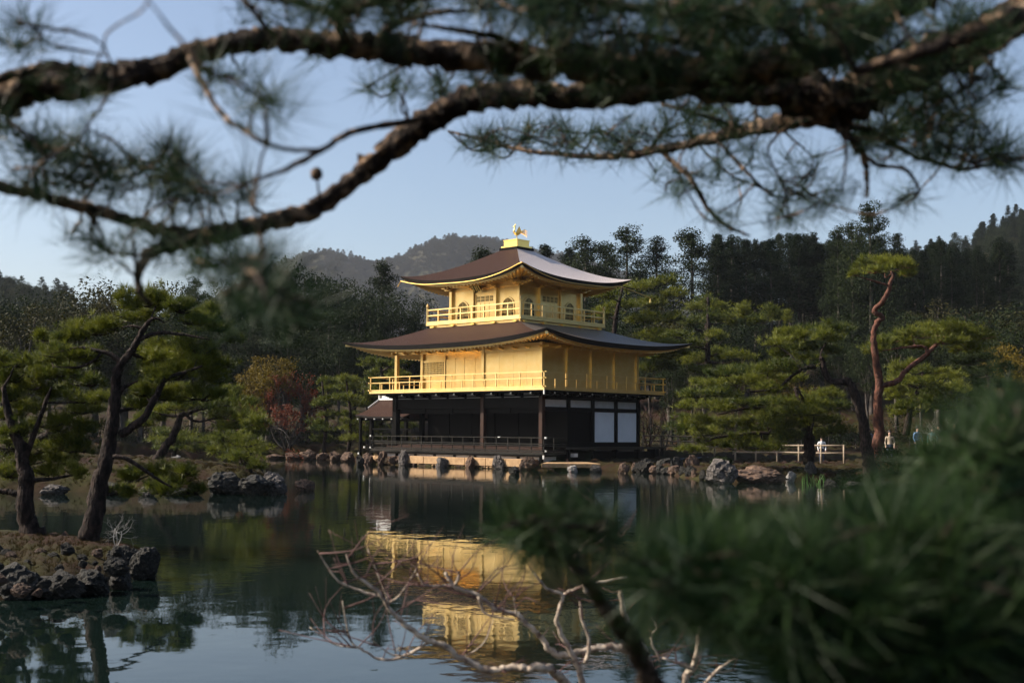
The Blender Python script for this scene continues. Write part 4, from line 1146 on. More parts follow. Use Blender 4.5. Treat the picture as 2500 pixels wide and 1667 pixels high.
# trees behind the pavilion and along the far shore, left
GL = 'evergreen trees on the far shore west of the pavilion'
for px, py, d, kd, wd in [(745, 620, 104, 'broad0', 1.0), (930, 632, 106, 'round0', .9), (865, 660, 100, 'broad1', .9), (690, 655, 100, 'round1', .9), (800, 690, 96, 'broad2', .8), (980, 690, 98, 'broad1', .8), (620, 660, 108, 'broad3', 1.0),
                          (540, 668, 104, 'broad0', 1.0), (470, 672, 100, 'round2', .9), (400, 690, 98, 'broad1', .9), (300, 670, 92, 'olive0', 1.2), (230, 690, 94, 'olive1', 1.2), (120, 690, 96, 'broad3', 1.0), (40, 680, 92, 'broad2', 1.0), (-30, 690, 90, 'broad0', 1.0),
                          (60, 735, 84, 'olive1', 1.2), (350, 745, 88, 'broad1', 1.0), (170, 760, 86, 'broad0', .9), (600, 745, 92, 'broad3', .8), (700, 760, 92, 'broad0', .8), (900, 760, 94, 'broad2', .8), (1010, 760, 100, 'round0', .8), (500, 770, 90, 'broad2', .8), (830, 790, 90, 'broad1', .75), (760, 840, 90, 'broad0', .7), (900, 850, 90, 'broad3', .7), (560, 850, 89, 'broad1', .8), (440, 860, 88, 'broad2', .8), (300, 850, 88, 'broad0', .8), (960, 900, 92, 'broad1', .7), (1060, 850, 96, 'broad0', .7)]:
    tree_px(kd, px, py, d, ('olive tinted' if 'olive' in kd else 'dark green') + ' bushy evergreen on the far shore west of the pavilion', GL, 'evergreen_tree', wd)
GE = 'bushy evergreens below the plantation'
for px, py, d, kd, wd in [(1560, 700, 98, 'broad1', .8), (1640, 720, 94, 'olive0', 1.0), (1720, 740, 92, 'broad0', .9), (1590, 780, 90, 'broad2', .7), (1690, 800, 88, 'broad3', .7), (1800, 760, 96, 'broad1', .8), (1880, 810, 94, 'broad2', .7), (1960, 815, 94, 'broad0', .7),
                          (2050, 810, 94, 'broad3', .7), (2190, 750, 96, 'broad1', .9), (2290, 730, 98, 'olive1', 1.1), (2380, 720, 94, 'broad0', 1.0), (2460, 730, 92, 'olive0', 1.2), (2340, 790, 88, 'broad2', .8), (2430, 800, 84, 'broad1', .8), (2250, 800, 88, 'broad3', .7), (2500, 760, 86, 'broad0', .9), (1640, 860, 86, 'broad0', .6), (2120, 800, 92, 'broad2', .7), (1500, 760, 100, 'round1', .8)]:
    tree_px(kd, px, py, d, ('olive tinted' if 'olive' in kd else 'dark green') + ' bushy evergreen between the pines and the plantation', GE, 'evergreen_tree', wd)
for px, py, d in ((655, 838, 86), (640, 880, 85), (2470, 800, 70), (2450, 900, 68), (1900, 880, 74)):
    tree_px('yellow0', px, py, d, 'small yellowing tree lighter than the evergreens round it', 'small yellowing trees', 'yellowing_tree', 1.0)

# one mass of trees on hills and mountain
def wood(name, pts, scl, kinds, label, m_over=None):
    me = bpy.data.meshes.new(name); me.vertices.add(len(pts)); me.vertices.foreach_set('co', np.ascontiguousarray(pts, np.float32).ravel()); me.update()
    a = me.attributes.new('scl', 'FLOAT_VECTOR', 'POINT'); a.data.foreach_set('vector', np.ascontiguousarray(scl, np.float32).ravel())
    rot = np.zeros((len(pts), 3), np.float32); rot[:, 2] = RNG.uniform(0, 6.28, len(pts))
    a = me.attributes.new('rot', 'FLOAT_VECTOR', 'POINT'); a.data.foreach_set('vector', rot.ravel())
    o = link(name, me, None, label=label, cat='wood', kind='stuff')
    ng = bpy.data.node_groups.new(name, 'GeometryNodeTree')
    ng.interface.new_socket('Geometry', in_out='INPUT', socket_type='NodeSocketGeometry'); ng.interface.new_socket('Geometry', in_out='OUTPUT', socket_type='NodeSocketGeometry')
    N, Lk = ng.nodes, ng.links
    gi, go = N.new('NodeGroupInput'), N.new('NodeGroupOutput')
    jn = N.new('GeometryNodeJoinGeometry')
    for kd in kinds:
        oi = N.new('GeometryNodeObjectInfo'); oi.inputs['Object'].default_value = CROWN_OBJ[kd]; oi.inputs['As Instance'].default_value = True
        Lk.new(oi.outputs['Geometry'], jn.inputs[0])
    ip = N.new('GeometryNodeInstanceOnPoints'); ip.inputs['Pick Instance'].default_value = True
    na_, nb_ = N.new('GeometryNodeInputNamedAttribute'), N.new('GeometryNodeInputNamedAttribute')
    na_.data_type = nb_.data_type = 'FLOAT_VECTOR'; na_.inputs[0].default_value = 'scl'; nb_.inputs[0].default_value = 'rot'
    e2 = N.new('FunctionNodeEulerToRotation')
    Lk.new(nb_.outputs[0], e2.inputs[0]); Lk.new(e2.outputs[0], ip.inputs['Rotation']); Lk.new(na_.outputs[0], ip.inputs['Scale'])
    Lk.new(gi.outputs[0], ip.inputs['Points']); Lk.new(jn.outputs[0], ip.inputs['Instance'])
    src = ip.outputs[0]
    if m_over:
        sm = N.new('GeometryNodeSetMaterial'); sm.inputs['Material'].default_value = m_over; Lk.new(src, sm.inputs[0]); src = sm.outputs[0]
    Lk.new(src, go.inputs[0])
    md = o.modifiers.new('wood', 'NODES'); md.node_group = ng
    return o
CROWN_OBJ = {}
for o in list(col.objects):
    if o.name.split('.')[0] == 'crown':
        for kd, (me, _, _) in PROTO.items():
            if o.data == me and kd not in CROWN_OBJ: CROWN_OBJ[kd] = o
def hill_points(a0, a1, d0, d1, n, rng):
    a = rng.uniform(a0, a1, n); d = np.sqrt(rng.uniform(d0 ** 2, d1 ** 2, n)); s = a * d
    h = ground_h(s, d)
    return np.stack([CAM[0] + RH[0] * s + FH[0] * d, CAM[1] + RH[1] * s + FH[1] * d, h - 2.0], -1)
rng = np.random.default_rng(5)
P_ = hill_points(.10, .50, 165, 440, 1500, rng)
k_ = rng.uniform(.42, .72, (len(P_), 1))
wood('hillside_wood', P_, np.hstack([k_ * 1.1, k_ * 1.1, k_]), [k for k in CROWN_OBJ if k[:3] in ('cyp', 'bro', 'rou', 'oli')], 'dense dark wood covering the hillside on the east')
P_ = hill_points(-.50, -.12, 120, 440, 1500, rng)
k_ = rng.uniform(.38, .65, (len(P_), 1))
wood('western_wood', P_, np.hstack([k_ * 1.1, k_ * 1.1, k_]), [k for k in CROWN_OBJ if k[:3] in ('bro', 'rou', 'oli')], 'dark wooded low hill on the west behind the pond')
P_ = hill_points(-.14, .12, 120, 420, 500, rng)
k_ = rng.uniform(.4, .6, (len(P_), 1))
wood('valley_wood', P_, np.hstack([k_ * 1.2, k_ * 1.2, k_]), [k for k in CROWN_OBJ if k[:3] in ('bro', 'rou')], 'dark trees filling the valley behind the pavilion')
gi_, gj_ = rng.uniform(2, 16.5, 9500), rng.uniform(2, MOUNT_V.shape[1] - 3, 9500)
i0, j0 = gi_.astype(int), gj_.astype(int); fi, fj = (gi_ - i0)[:, None], (gj_ - j0)[:, None]
P_ = (MOUNT_V[i0, j0] * (1 - fi) * (1 - fj) + MOUNT_V[i0 + 1, j0] * fi * (1 - fj) + MOUNT_V[i0, j0 + 1] * (1 - fi) * fj + MOUNT_V[i0 + 1, j0 + 1] * fi * fj)
P_[:, 2] -= 3.0
k_ = rng.uniform(.55, 1.0, (len(P_), 1))
wood('mountain_wood', P_, np.hstack([k_ * 1.5, k_ * 1.5, k_ * .95]), [k for k in CROWN_OBJ if k[:3] in ('bro', 'rou', 'oli')], 'hazy wooded mountain slopes far behind the pavilion', L_HILL)

P_ = np.array([W(s, d, .3 + .1 * (s - 24)) for s, d in zip(rng.uniform(25, 80, 520), rng.uniform(15, 130, 520)) if s > .49 * d + 3])
k_ = rng.uniform(.6, 1.0, (len(P_), 1))
wood('eastern_wood', P_, np.hstack([k_, k_, k_]), [k for k in CROWN_OBJ if k[:3] in ('bro', 'rou', 'cyp')], 'dark wood on the east bank beyond the visitors path')
# ------------------------------------------------------------------ garden pines
def garden_pine(name, label, trunks, pads, d, L, Wd, k, bark, leaf, dens=4.0, spread=.55, seed=1, group=None, ddx=1.0, twig=.012, base=None, auto=True, asp=.8):
    """trunks: list of (polyline of (px,py,depth), radii in photo px);  pads: (px,py,rx,ry[,depth])"""
    rng = np.random.default_rng(seed)
    g = Geo(); spine = []
    for pl, rr in trunks:
        P = np.array([at(*q) for q in pl]); R = np.array([r / FPX * q[2] for r, q in zip(rr, pl)])
        Q, r_ = g.branch(P, R, 10, 5, .10, .08, rng); spine.append(np.hstack([Q, r_[:, None]]))
    spine = np.vstack(spine)
    org = np.array(base if base is not None else spine[0, :3])
    Vs, Fs, Ts = [], [], []; nv = 0
    for pd in pads:
        px, py, rx, ry = pd[0], pd[1], pd[2] * 1.06, pd[3] * 1.3; dd = pd[4] if len(pd) > 4 else d + rng.uniform(-.03, .03) * d * ddx
        c = at(px, py, dd); ax = rx / FPX * dd; az = ry / FPX * dd; ay = ax * asp
        tp = L / dd * FPX
        n = int(1.9 * dens * math.pi * rx * ry / (tp * tp) + 12)
        u = unit(rng.normal(size=(n, 3))); rad_ = rng.random((n, 1)) ** .45
        u[:, 2] = np.where(u[:, 2] < 0, u[:, 2] * .55, u[:, 2])
        lump = 1 + .22 * np.sin(u[:, :1] * 4.2 + px) + .18 * np.cos(u[:, 1:2] * 5.1 + py)
        nl = max(5, int(4 + n / 60)); lc = unit(rng.normal(size=(nl, 3))) * rng.random((nl, 1)) ** .5 * .85; lr = rng.uniform(.22, .5, nl)
        li = rng.integers(0, nl, n)
        o = np.where(rng.random((n, 1)) < .3, u * rad_ * lump, lc[li] + u * rad_ * lr[li][:, None] * np.array([1, 1, 1.5]))
        B = c + RH * (o[:, :1] * ax) + FH * (o[:, 1:2] * ay) + np.array([0, 0, 1.]) * (o[:, 2:3] * az)
        D = np.array([0, 0, .9]) + u * np.array([.9, .9, .4]) + rng.normal(0, .25, (n, 3))
        tint = np.clip(rng.uniform(.25, .95) + rng.normal(0, .28, n), 0, 1)
        v_, f_, t_ = needles(B, D, L, Wd, k, spread, rng, tint)
        Vs.append(v_); Fs.append(f_ + nv); Ts.append(t_); nv += len(v_)
        if auto:                                              # bough from the nearest limb, then twigs through the pad
            foot = c - np.array([0, 0, az * .35])
            dist = np.linalg.norm(spine[:, :3] - foot, axis=1) + np.maximum(spine[:, 2] - foot[2], 0) * 1.5
            j = int(np.argmin(dist)); p0 = spine[j, :3]; r0 = min(spine[j, 3] * .55, .05 * np.linalg.norm(foot - p0) + twig)
            mid = p0 * .5 + foot * .5 + rng.normal(0, .06, 3) * np.linalg.norm(foot - p0) + np.array([0, 0, -.05 * np.linalg.norm(foot - p0)])
            Q, r_ = g.branch([p0, mid, foot], [r0, r0 * .75, twig * 1.3], 6, 4, .15, .08, rng)
            spine = np.vstack([spine, np.hstack([Q[3:], r_[3:, None]])])
            for q in range(7):
                e = c + RH * rng.uniform(-.85, .85) * ax + FH * rng.uniform(-.85, .85) * ay + np.array([0, 0, rng.uniform(-.35, .35) * az])
                g.branch([foot, foot * .5 + e * .5 - np.array([0, 0, az * .15]), e], [twig * 1.2, twig, twig * .35], 4, 3, .3, .05, rng)
    t = empty(name, label, 'tree', org, 0, group)
    tm = mesh_np('trunk', np.vstack(g.V) - org, np.vstack(g.F), smooth=True)
    link('trunk', tm, bark, t)
    link('crown', mesh_np('crown', np.vstack(Vs) - org, np.vstack(Fs), np.concatenate(Ts)), leaf, t)
    return t
def z5(pads, dy=0): return [(p[0] * .3826, 600 + p[1] * .3826 + dy, p[2] * .3826, p[3] * .3826, *p[4:]) for p in pads]
def z6(pads): return [(1600 + p[0] * .5102, 450 + p[1] * .5102, p[2] * .5102, p[3] * .5102, *p[4:]) for p in pads]
def t5(pts, d): return [(x * .3826, 600 + y * .3826, d) for x, y in pts]
def t6(pts, d): return [(1600 + x * .5102, 450 + y * .5102, d) for x, y in pts]

d1 = 18.6
garden_pine('pine_tree', 'tall leaning pine with sunlit trunk edge growing from the rocky islet', [
    (t5([(545, 2020), (560, 1900), (600, 1720), (640, 1500), (690, 1300), (720, 1100), (738, 920), (750, 800), (790, 730), (860, 640), (915, 530), (965, 470)], d1), [34, 27, 23, 20, 17, 15, 13, 11, 10, 9, 7, 4]),
    (t5([(770, 1210), (840, 1160), (930, 1080), (1000, 950), (1060, 850), (1200, 800), (1290, 765)], d1), [10, 10, 9, 8, 6, 4, 2]),
    (t5([(745, 960), (800, 900), (880, 860)], d1), [6, 5, 2]),
    (t5([(775, 740), (700, 690), (620, 670), (500, 650), (330, 690)], d1), [7, 6, 5, 3.5, 1.5]),
    (t5([(640, 690), (600, 730), (500, 775), (340, 770)], d1), [4, 3.5, 3, 1.2]),
    (t5([(870, 605), (1010, 555), (1190, 570), (1340, 600)], d1), [5.5, 5, 3.5, 1.5]),
    (t5([(910, 530), (850, 512), (780, 520)], d1), [4, 3, 1.5]),
    (t5([(960, 470), (1000, 462), (1045, 492)], d1), [3.5, 3, 1.5]),
    (t5([(720, 1345), (790, 1350), (880, 1400), (1010, 1490), (1100, 1540)], d1 - .4), [6, 5.5, 5, 3.5, 2])],
    z5([(560, 535, 200, 60), (690, 510, 110, 50), (400, 590, 130, 50), (265, 590, 55, 32), (450, 690, 200, 45), (560, 720, 110, 40), (330, 720, 90, 35),
        (1000, 340, 170, 75), (830, 350, 110, 65), (880, 440, 160, 45), (1140, 400, 120, 55), (1320, 430, 120, 50), (1380, 520, 140, 45), (1490, 590, 85, 35), (1250, 480, 130, 40),
        (1060, 660, 190, 60), (1270, 660, 180, 65), (1170, 740, 270, 65), (1370, 760, 150, 55), (960, 760, 120, 60), (1080, 830, 170, 50), (1400, 850, 110, 45),
        (930, 930, 110, 55), (1080, 960, 140, 50), (1280, 960, 150, 45), (870, 1010, 90, 50),
        (820, 1480, 120, 45), (980, 1430, 140, 45), (1130, 1500, 150, 45), (1010, 1560, 130, 45), (1230, 1560, 90, 40), (790, 1570, 90, 40), (1180, 1440, 100, 35)]),
    d1 + .55, .135, .0065, 26, PBARK, L_PINE, dens=5.0, seed=21, asp=.6)
d2 = 19.5
garden_pine('pine_tree', 'dark pine with upright trunk at the landward side of the islet', [
    (t5([(240, 1950), (200, 1830), (165, 1700), (160, 1500), (150, 1380), (120, 1250), (60, 1100), (20, 900)], d2), [40, 26, 21, 19, 16, 13, 10, 6]),
    (t5([(60, 1570), (110, 1585), (160, 1640)], d2), [8, 9, 11]), (t5([(-60, 1560), (0, 1565), (60, 1570)], d2), [6, 7, 8]),
    (t5([(-80, 1330), (210, 1260), (290, 1220), (390, 1120), (450, 1080), (640, 1030)], d2 + 3.0), [16, 14, 13, 11, 7, 3]),
    (t5([(140, 1400), (200, 1250), (290, 1000), (330, 900)], d2), [8, 7, 5, 2])],
    z5([(90, 740, 170, 60), (60, 830, 140, 70), (260, 800, 150, 60), (420, 810, 130, 45), (560, 870, 120, 45), (180, 890, 170, 55), (40, 960, 140, 60), (360, 930, 160, 50), (560, 980, 150, 45), (660, 970, 80, 35), (180, 1020, 150, 50), (480, 1050, 170, 40),
        (60, 1080, 120, 50), (300, 1130, 180, 50), (540, 1150, 150, 50), (120, 1180, 150, 55), (430, 1220, 140, 45), (60, 1270, 140, 55), (280, 1290, 170, 50), (500, 1290, 130, 45), (150, 1370, 170, 50), (400, 1370, 150, 45), (60, 1450, 130, 50), (300, 1440, 130, 40), (480, 1440, 110, 40)]),
    d2 + .7, .135, .0075, 22, PBARK, L_PINE, dens=4.0, seed=22, ddx=1.0, asp=.6)
d3 = 43.0
garden_pine('pine_tree', 'broad pine with crooked trunk on the mossy island lawn', [
    (t5([(985, 1385), (1030, 1320), (1080, 1250), (1130, 1160), (1150, 1090), (1180, 1060)], d3), [12, 11, 10, 9, 7, 5]),
    (t5([(1150, 1090), (1250, 1050), (1340, 1030), (1450, 1020)], d3), [5, 4, 3, 1.5]), (t5([(1150, 1090), (1060, 1080), (980, 1060)], d3), [4, 3, 1.5]), (t5([(1170, 1065), (1250, 1120), (1380, 1100)], d3), [4, 3, 1.5])],
    z5([(1120, 1030, 150, 40), (1300, 1010, 170, 40), (1480, 1000, 150, 45), (1560, 1080, 140, 50), (1380, 1080, 130, 40), (1640, 1130, 100, 45), (1500, 1150, 150, 40), (1000, 1080, 110, 40), (900, 1130, 100, 40), (1620, 1200, 90, 40), (1200, 930, 140, 35), (1450, 930, 110, 35)]),
    d3, .22, .016, 14, PBARK, L_PINE, dens=5.0, seed=23)
garden_pine('pine_tree', 'low spreading pine on the island shore beside dark boulders', [
    (t5([(1560, 1510), (1590, 1440), (1570, 1380), (1620, 1330)], 40), [10, 8, 7, 5])],
    z5([(1560, 1260, 140, 40), (1440, 1300, 120, 40), (1650, 1300, 110, 40), (1540, 1350, 130, 40), (1640, 1390, 80, 35), (1430, 1230, 110, 35)]), 40, .22, .016, 12, PBARK, L_PINE, dens=4.5, seed=24)
garden_pine('pine_tree', 'tiered low pine on the far bank behind the island', [
    (t5([(1110, 1340), (1115, 1280), (1120, 1200)], 66), [6, 5, 4])],
    z5([(1080, 1190, 120, 22), (1200, 1210, 120, 22), (1010, 1240, 110, 22), (1150, 1250, 140, 22), (1300, 1240, 120, 22), (1060, 1290, 110, 20), (1220, 1290, 120, 20), (1340, 1290, 90, 22)]), 66, .24, .024, 9, PBARK, L_PINE, dens=5, seed=25)
# pines on the far bank between the russet maple and the pavilion
for k, (cx_, dd) in enumerate(((790, 82), (850, 80), (900, 84))):
    pd = []
    for j in range(8):
        pd.append((cx_ + random.uniform(-38, 38) * (1 - j * .06), 1070 - j * 20 + random.uniform(-5, 5), random.uniform(26, 42), 9, dd + random.uniform(-1, 1)))
    garden_pine('pine_tree', ('young tiered pine with layered pads by the russet tree', 'tiered pine behind the roofed landing', 'tiered pine showing through the open landing')[k], [([(cx_, 1112, dd), (cx_ + 6, 1020, dd), (cx_ - 4, 930, dd)], [5, 4, 2])], pd, dd, .26, .028, 9, PBARK, L_PINE, dens=6, seed=30 + k)

# east side: tall red pine, leaning dark pine, spreading pine
d6 = 50.5
garden_pine('red_pine', 'tall red barked pine with twisted trunk and flat topmost crown', [
    (t6([(1050, 1400), (1068, 1180), (1062, 1050), (1072, 960), (1050, 800), (1043, 720), (1062, 660), (1088, 636), (1048, 608), (1088, 560), (1120, 500), (1120, 478), (1138, 440), (1128, 415)], d6), [16, 13, 10.5, 9.5, 8, 7, 6.5, 6, 6.5, 6, 5, 5, 4, 3]),
    (t6([(1072, 975), (1090, 962), (1160, 940), (1200, 890), (1290, 820), (1330, 780), (1385, 728)], d6), [7, 7, 7, 6, 5.5, 5, 2.5]),
    (t6([(1300, 810), (1290, 780), (1240, 775), (1090, 795)], d6), [4, 3.5, 3, 1.2])],
    z6([(1100, 375, 110, 26), (1010, 385, 75, 22), (1190, 390, 70, 24), (1200, 430, 40, 18), (960, 430, 35, 15), (1060, 415, 70, 18),
        (1330, 700, 120, 28), (1440, 690, 110, 30), (1230, 720, 110, 26), (1520, 720, 120, 35), (1120, 750, 90, 24), (1260, 770, 120, 22), (1400, 750, 110, 26), (1060, 790, 70, 20), (1480, 780, 100, 28)]),
    d6 + 1.0, .25, .018, 13, RBARK, L_PINE, dens=6.5, seed=41)
d7 = 49.5
garden_pine('pine_tree', 'dark pine leaning left in front of the red pine trunk', [
    (t6([(1030, 1400), (1010, 1250), (990, 1130), (960, 1020), (930, 950), (900, 945), (845, 940), (812, 900), (797, 840), (790, 830)], d7), [18, 14, 12, 11, 10, 9, 8, 8, 6, 5]),
    (t6([(800, 860), (760, 870), (700, 885), (640, 930), (590, 970), (480, 990), (420, 995)], d7), [5, 5, 4.5, 4, 3.5, 2.5, 1.2])],
    z6([(850, 690, 90, 25), (770, 705, 110, 28), (660, 725, 110, 28), (830, 730, 110, 24), (580, 760, 80, 24), (700, 780, 130, 26), (840, 800, 70, 22), (610, 810, 90, 24), (740, 830, 80, 20),
        (640, 870, 100, 24), (540, 880, 110, 28), (430, 895, 110, 26), (330, 905, 110, 22), (480, 930, 110, 24), (650, 930, 80, 20), (380, 950, 130, 24), (260, 960, 90, 20), (550, 980, 120, 22), (300, 1000, 130, 24), (180, 1010, 90, 20)]),
    d7 + 1.0, .25, .018, 13, PBARK, L_PINE, dens=6.5, seed=42)
d8 = 53.0
garden_pine('pine_tree', 'wide spreading pine with cloud-like pads over the east shore', [
    (t6([(735, 1330), (738, 1240), (725, 1130), (690, 1020), (670, 970)], d8), [15, 13, 11, 8, 5]),
    (t6([(720, 1110), (600, 1080), (450, 1070), (300, 1100)], d8), [6, 5, 3.5, 2]), (t6([(735, 1200), (600, 1190), (450, 1190), (300, 1210), (250, 1230)], d8 - .5), [6, 5, 4, 3, 1.5])],
    z6([(700, 1040, 120, 24), (560, 1040, 120, 24), (420, 1040, 120, 24), (280, 1060, 120, 24), (150, 1060, 70, 20), (800, 1010, 100, 24), (860, 1060, 90, 24), (760, 1090, 110, 26), (630, 1090, 110, 28),
        (520, 1110, 100, 30), (430, 1150, 90, 32), (560, 1150, 100, 34), (680, 1140, 100, 30), (820, 1130, 100, 28), (480, 1200, 110, 34), (620, 1200, 110, 30), (390, 1210, 80, 28), (760, 1190, 100, 26), (870, 1180, 90, 24), (520, 1250, 120, 24), (400, 1260, 80, 20),
        (220, 1130, 100, 24), (320, 1140, 100, 22), (140, 1170, 90, 22), (240, 1190, 100, 22), (300, 1240, 90, 22), (180, 1270, 90, 18), (120, 1120, 60, 18)]),
    d8, .25, .018, 13, PBARK, L_PINE, dens=6.0, seed=43)
for k, (pd, tr, dd, lb) in enumerate([
    ([(1180, 870, 90, 26), (1290, 890, 100, 26), (1160, 930, 80, 24), (1260, 950, 110, 26), (1380, 920, 90, 26), (1190, 1010, 90, 26), (1320, 1010, 110, 28), (1420, 980, 90, 26), (1250, 1060, 100, 26), (1380, 1060, 90, 26), (1180, 1090, 80, 26), (1130, 980, 60, 24)], [(1200, 1200), (1220, 1080), (1260, 980), (1280, 900)], 56, 'dense dark pine behind the forked red pine bough'),
    ([(1480, 850, 90, 26), (1580, 830, 100, 26), (1500, 900, 110, 26), (1620, 890, 100, 28), (1540, 950, 110, 28), (1660, 960, 100, 28), (1480, 1000, 100, 28), (1600, 1020, 110, 30), (1700, 1030, 90, 28), (1540, 1070, 110, 28), (1660, 1090, 110, 30)], [(1600, 1220), (1590, 1100), (1600, 980), (1580, 880)], 60, 'dark bushy pine beyond the visitors path'),
    ([(100, 720, 70, 22), (40, 760, 70, 22), (180, 770, 80, 22), (80, 810, 90, 22), (280, 720, 60, 22), (190, 840, 80, 22), (300, 800, 90, 22), (60, 870, 70, 22), (220, 890, 70, 20), (400, 820, 80, 24)], [(250, 960), (250, 850), (255, 700), (250, 620)], 74, 'mid height pine behind the lower roof corner'),
    ([(250, 560, 60, 24), (310, 590, 70, 24), (190, 590, 60, 22), (260, 630, 90, 26), (340, 650, 70, 24), (180, 660, 70, 24), (420, 610, 70, 30), (560, 620, 70, 30), (480, 650, 80, 30), (620, 640, 50, 30)], [(255, 800), (250, 700), (255, 620), (250, 540)], 86, 'slim pale trunked pine under the plantation edge')]):
    garden_pine('pine_tree', lb, [(t6(tr, dd), [9, 7, 5, 3])], z6(pd), dd, .26, .022, 11, PBARK, L_PINE if k != 1 else L_DARK, dens=5.0, seed=50 + k)
# pads seen left of the east pines, between roof tips (pine behind pavilion)
garden_pine('pine_tree', 'layered pine standing close behind the pavilion north east corner', [([(1490, 960, 80), (1500, 800, 80), (1520, 700, 80)], [7, 6, 3])],
    [(1480, 720, 45, 12), (1560, 700, 45, 14), (1620, 690, 40, 14), (1520, 745, 50, 12), (1600, 740, 50, 14), (1650, 720, 35, 12), (1480, 765, 40, 12), (1570, 780, 55, 14), (1640, 780, 45, 14), (1600, 820, 50, 14), (1560, 850, 45, 14), (1620, 870, 45, 14), (1590, 900, 45, 14)], 80, .28, .028, 10, PBARK, L_PINE, dens=5.5, seed=60)
garden_pine('pine_tree', 'pine glimpsed through the open west bay of the gilded storey', [([(930, 1050, 84), (935, 930, 84), (925, 880, 84)], [6, 5, 3])],
    [(905, 885, 30, 10), (950, 890, 32, 10), (985, 880, 30, 10), (920, 912, 36, 10), (970, 915, 34, 10), (900, 940, 34, 10), (945, 1020, 34, 10), (985, 1040, 34, 10), (920, 1050, 34, 10), (960, 1075, 34, 10)], 84, .28, .028, 10, PBARK, L_PINE, dens=5.5, seed=61)

# russet tree, shrubs and bare trees
def twiggy(name, label, base, H, spread, n, m_bark, m_leaf=None, nleaf=0, lsize=.1, seed=1, cat='tree', levels=3):
    rng = np.random.default_rng(seed); g = Geo(); tips = []
    def grow(p, dr, L, r, lv):
        q = p + dr * L * .5 + rng.normal(0, .06, 3) * L; e = p + dr * L + rng.normal(0, .08, 3) * L
        g.branch([p, q, e], [r, r * .8, r * .5], 5, 3, .1, .05, rng)
        if lv == 0: tips.append((p, e)); return
        for _ in range(rng.integers(2, 5)):
            f = rng.uniform(.45, 1.0); nd = unit(dr + rng.normal(0, spread, 3) + np.array([0, 0, .25]))
            grow(p + (e - p) * f, nd, L * rng.uniform(.5, .75), r * .5, lv - 1)
    for _ in range(n): grow(np.zeros(3), unit(np.array([rng.normal(0, .35), rng.normal(0, .35), 1.0])), H * .45, H * .011, levels)
    t = empty(name, label, cat, base)
    link('trunk', g.mesh('trunk'), m_bark, t)
    if m_leaf is not None:
        T = np.array([a + (b - a) * rng.random() for a, b in (tips[i] for i in rng.integers(0, len(tips), nleaf))]) + rng.normal(0, lsize * .9, (nleaf, 3))
        v_, f_, t_ = leaves(T, lsize, rng, rng.random(nleaf), .2)
        link('crown', mesh_np('crown', v_, f_, t_), m_leaf, t)
    return t
pb = onz(700, 1105, .6); pb = at(700, 1100, 84)
twiggy('russet_tree', 'russet red twiggy tree on the far bank beside tiered pines', (pb[0], pb[1], .5), 6.2, .6, 5, GBARK, L_RED, 6500, .14, 3)
for px, py, d, H, lb, m_, sd in [(2315, 985, 60, 3.4, 'pale leafless tree between dark pines on the east side', ROCKW, 5), (1585, 1075, 76, 4.5, 'bare reddish shrub beside the pavilion north east corner', TWIGR, 6), (1620, 1080, 74, 4.0, 'bare thin grey tree behind the bamboo fence', GBARK, 7), (1560, 1075, 78, 4.2, 'bare shrub with reddish twigs at the veranda end', TWIGR, 8)]:
    b_ = at(px, py, d); twiggy('bare_tree', lb, (b_[0], b_[1], gh(xs(px, d), d)), H, .55, 3, m_, seed=sd, levels=3)
b_ = onz(285, 1338, .3)
twiggy('bare_shrub', 'low silvery leafless shrub on the islet beside the leaning trunk', (b_[0], b_[1], .3), .62, .9, 3, ROCKW, seed=12, cat='shrub', levels=3)
# clipped shrubs on the shores
def shrub(px, py, d, w, h, m_, label, group, seed):
    rng = np.random.default_rng(seed); n = 14
    C = unit(rng.normal(size=(n, 3))) * np.array([w, w, h]) * .55; C[:, 2] = np.abs(C[:, 2]) + h * .15
    me = crown_from_clumps('leaves', C, np.full(n, min(w, h) * .45), 90, .13, rng, .8, m_)
    p = at(px, py, d); z = gh(xs(px, d), d)
    o = empty('shrub', label, 'shrub', (p[0], p[1], z), 0, group)
    link('foliage', me, None, o); link('stem', MB().tube([(0, 0, -.1), (0, 0, h * .4)], .04, 5).mesh('stem'), GBARK, o)
for k, (px, py, d, w, h) in enumerate([(2060, 1140, 50, 1.2, .8), (2110, 1150, 49, 1.3, .9), (1760, 1120, 56, .9, .5), (2180, 1150, 50, 1.4, 1.2), (2260, 1150, 52, 1.5, 1.3), (2340, 1150, 54, 1.6, 1.5), (2430, 1150, 52, 1.6, 1.4)]):
    shrub(px, py, d, w, h, L_DARK, 'dark leafy shrub on the east bank under the pines', 'shrubs on the east bank', 300 + k)
for k in range(16):
    px = 20 + k * 56; d = random.uniform(86, 90)
    shrub(px, 1095, d, random.uniform(1.2, 2.2), random.uniform(1.0, 2.4), random.choice((L_DARK, L_DARK, L_OLIVE)), 'leafy undergrowth shrub along the far shore', 'shrubs along the far shore', 330 + k)
for k in range(14):
    px = 1560 + k * 66; d = random.uniform(80, 88)
    shrub(px, 1000, d, random.uniform(1.5, 2.4), random.uniform(1.6, 3.0), random.choice((L_DARK, L_OLIVE, L_DARK)), 'leafy undergrowth shrub at the foot of the east slope', 'shrubs below the east slope', 360 + k)
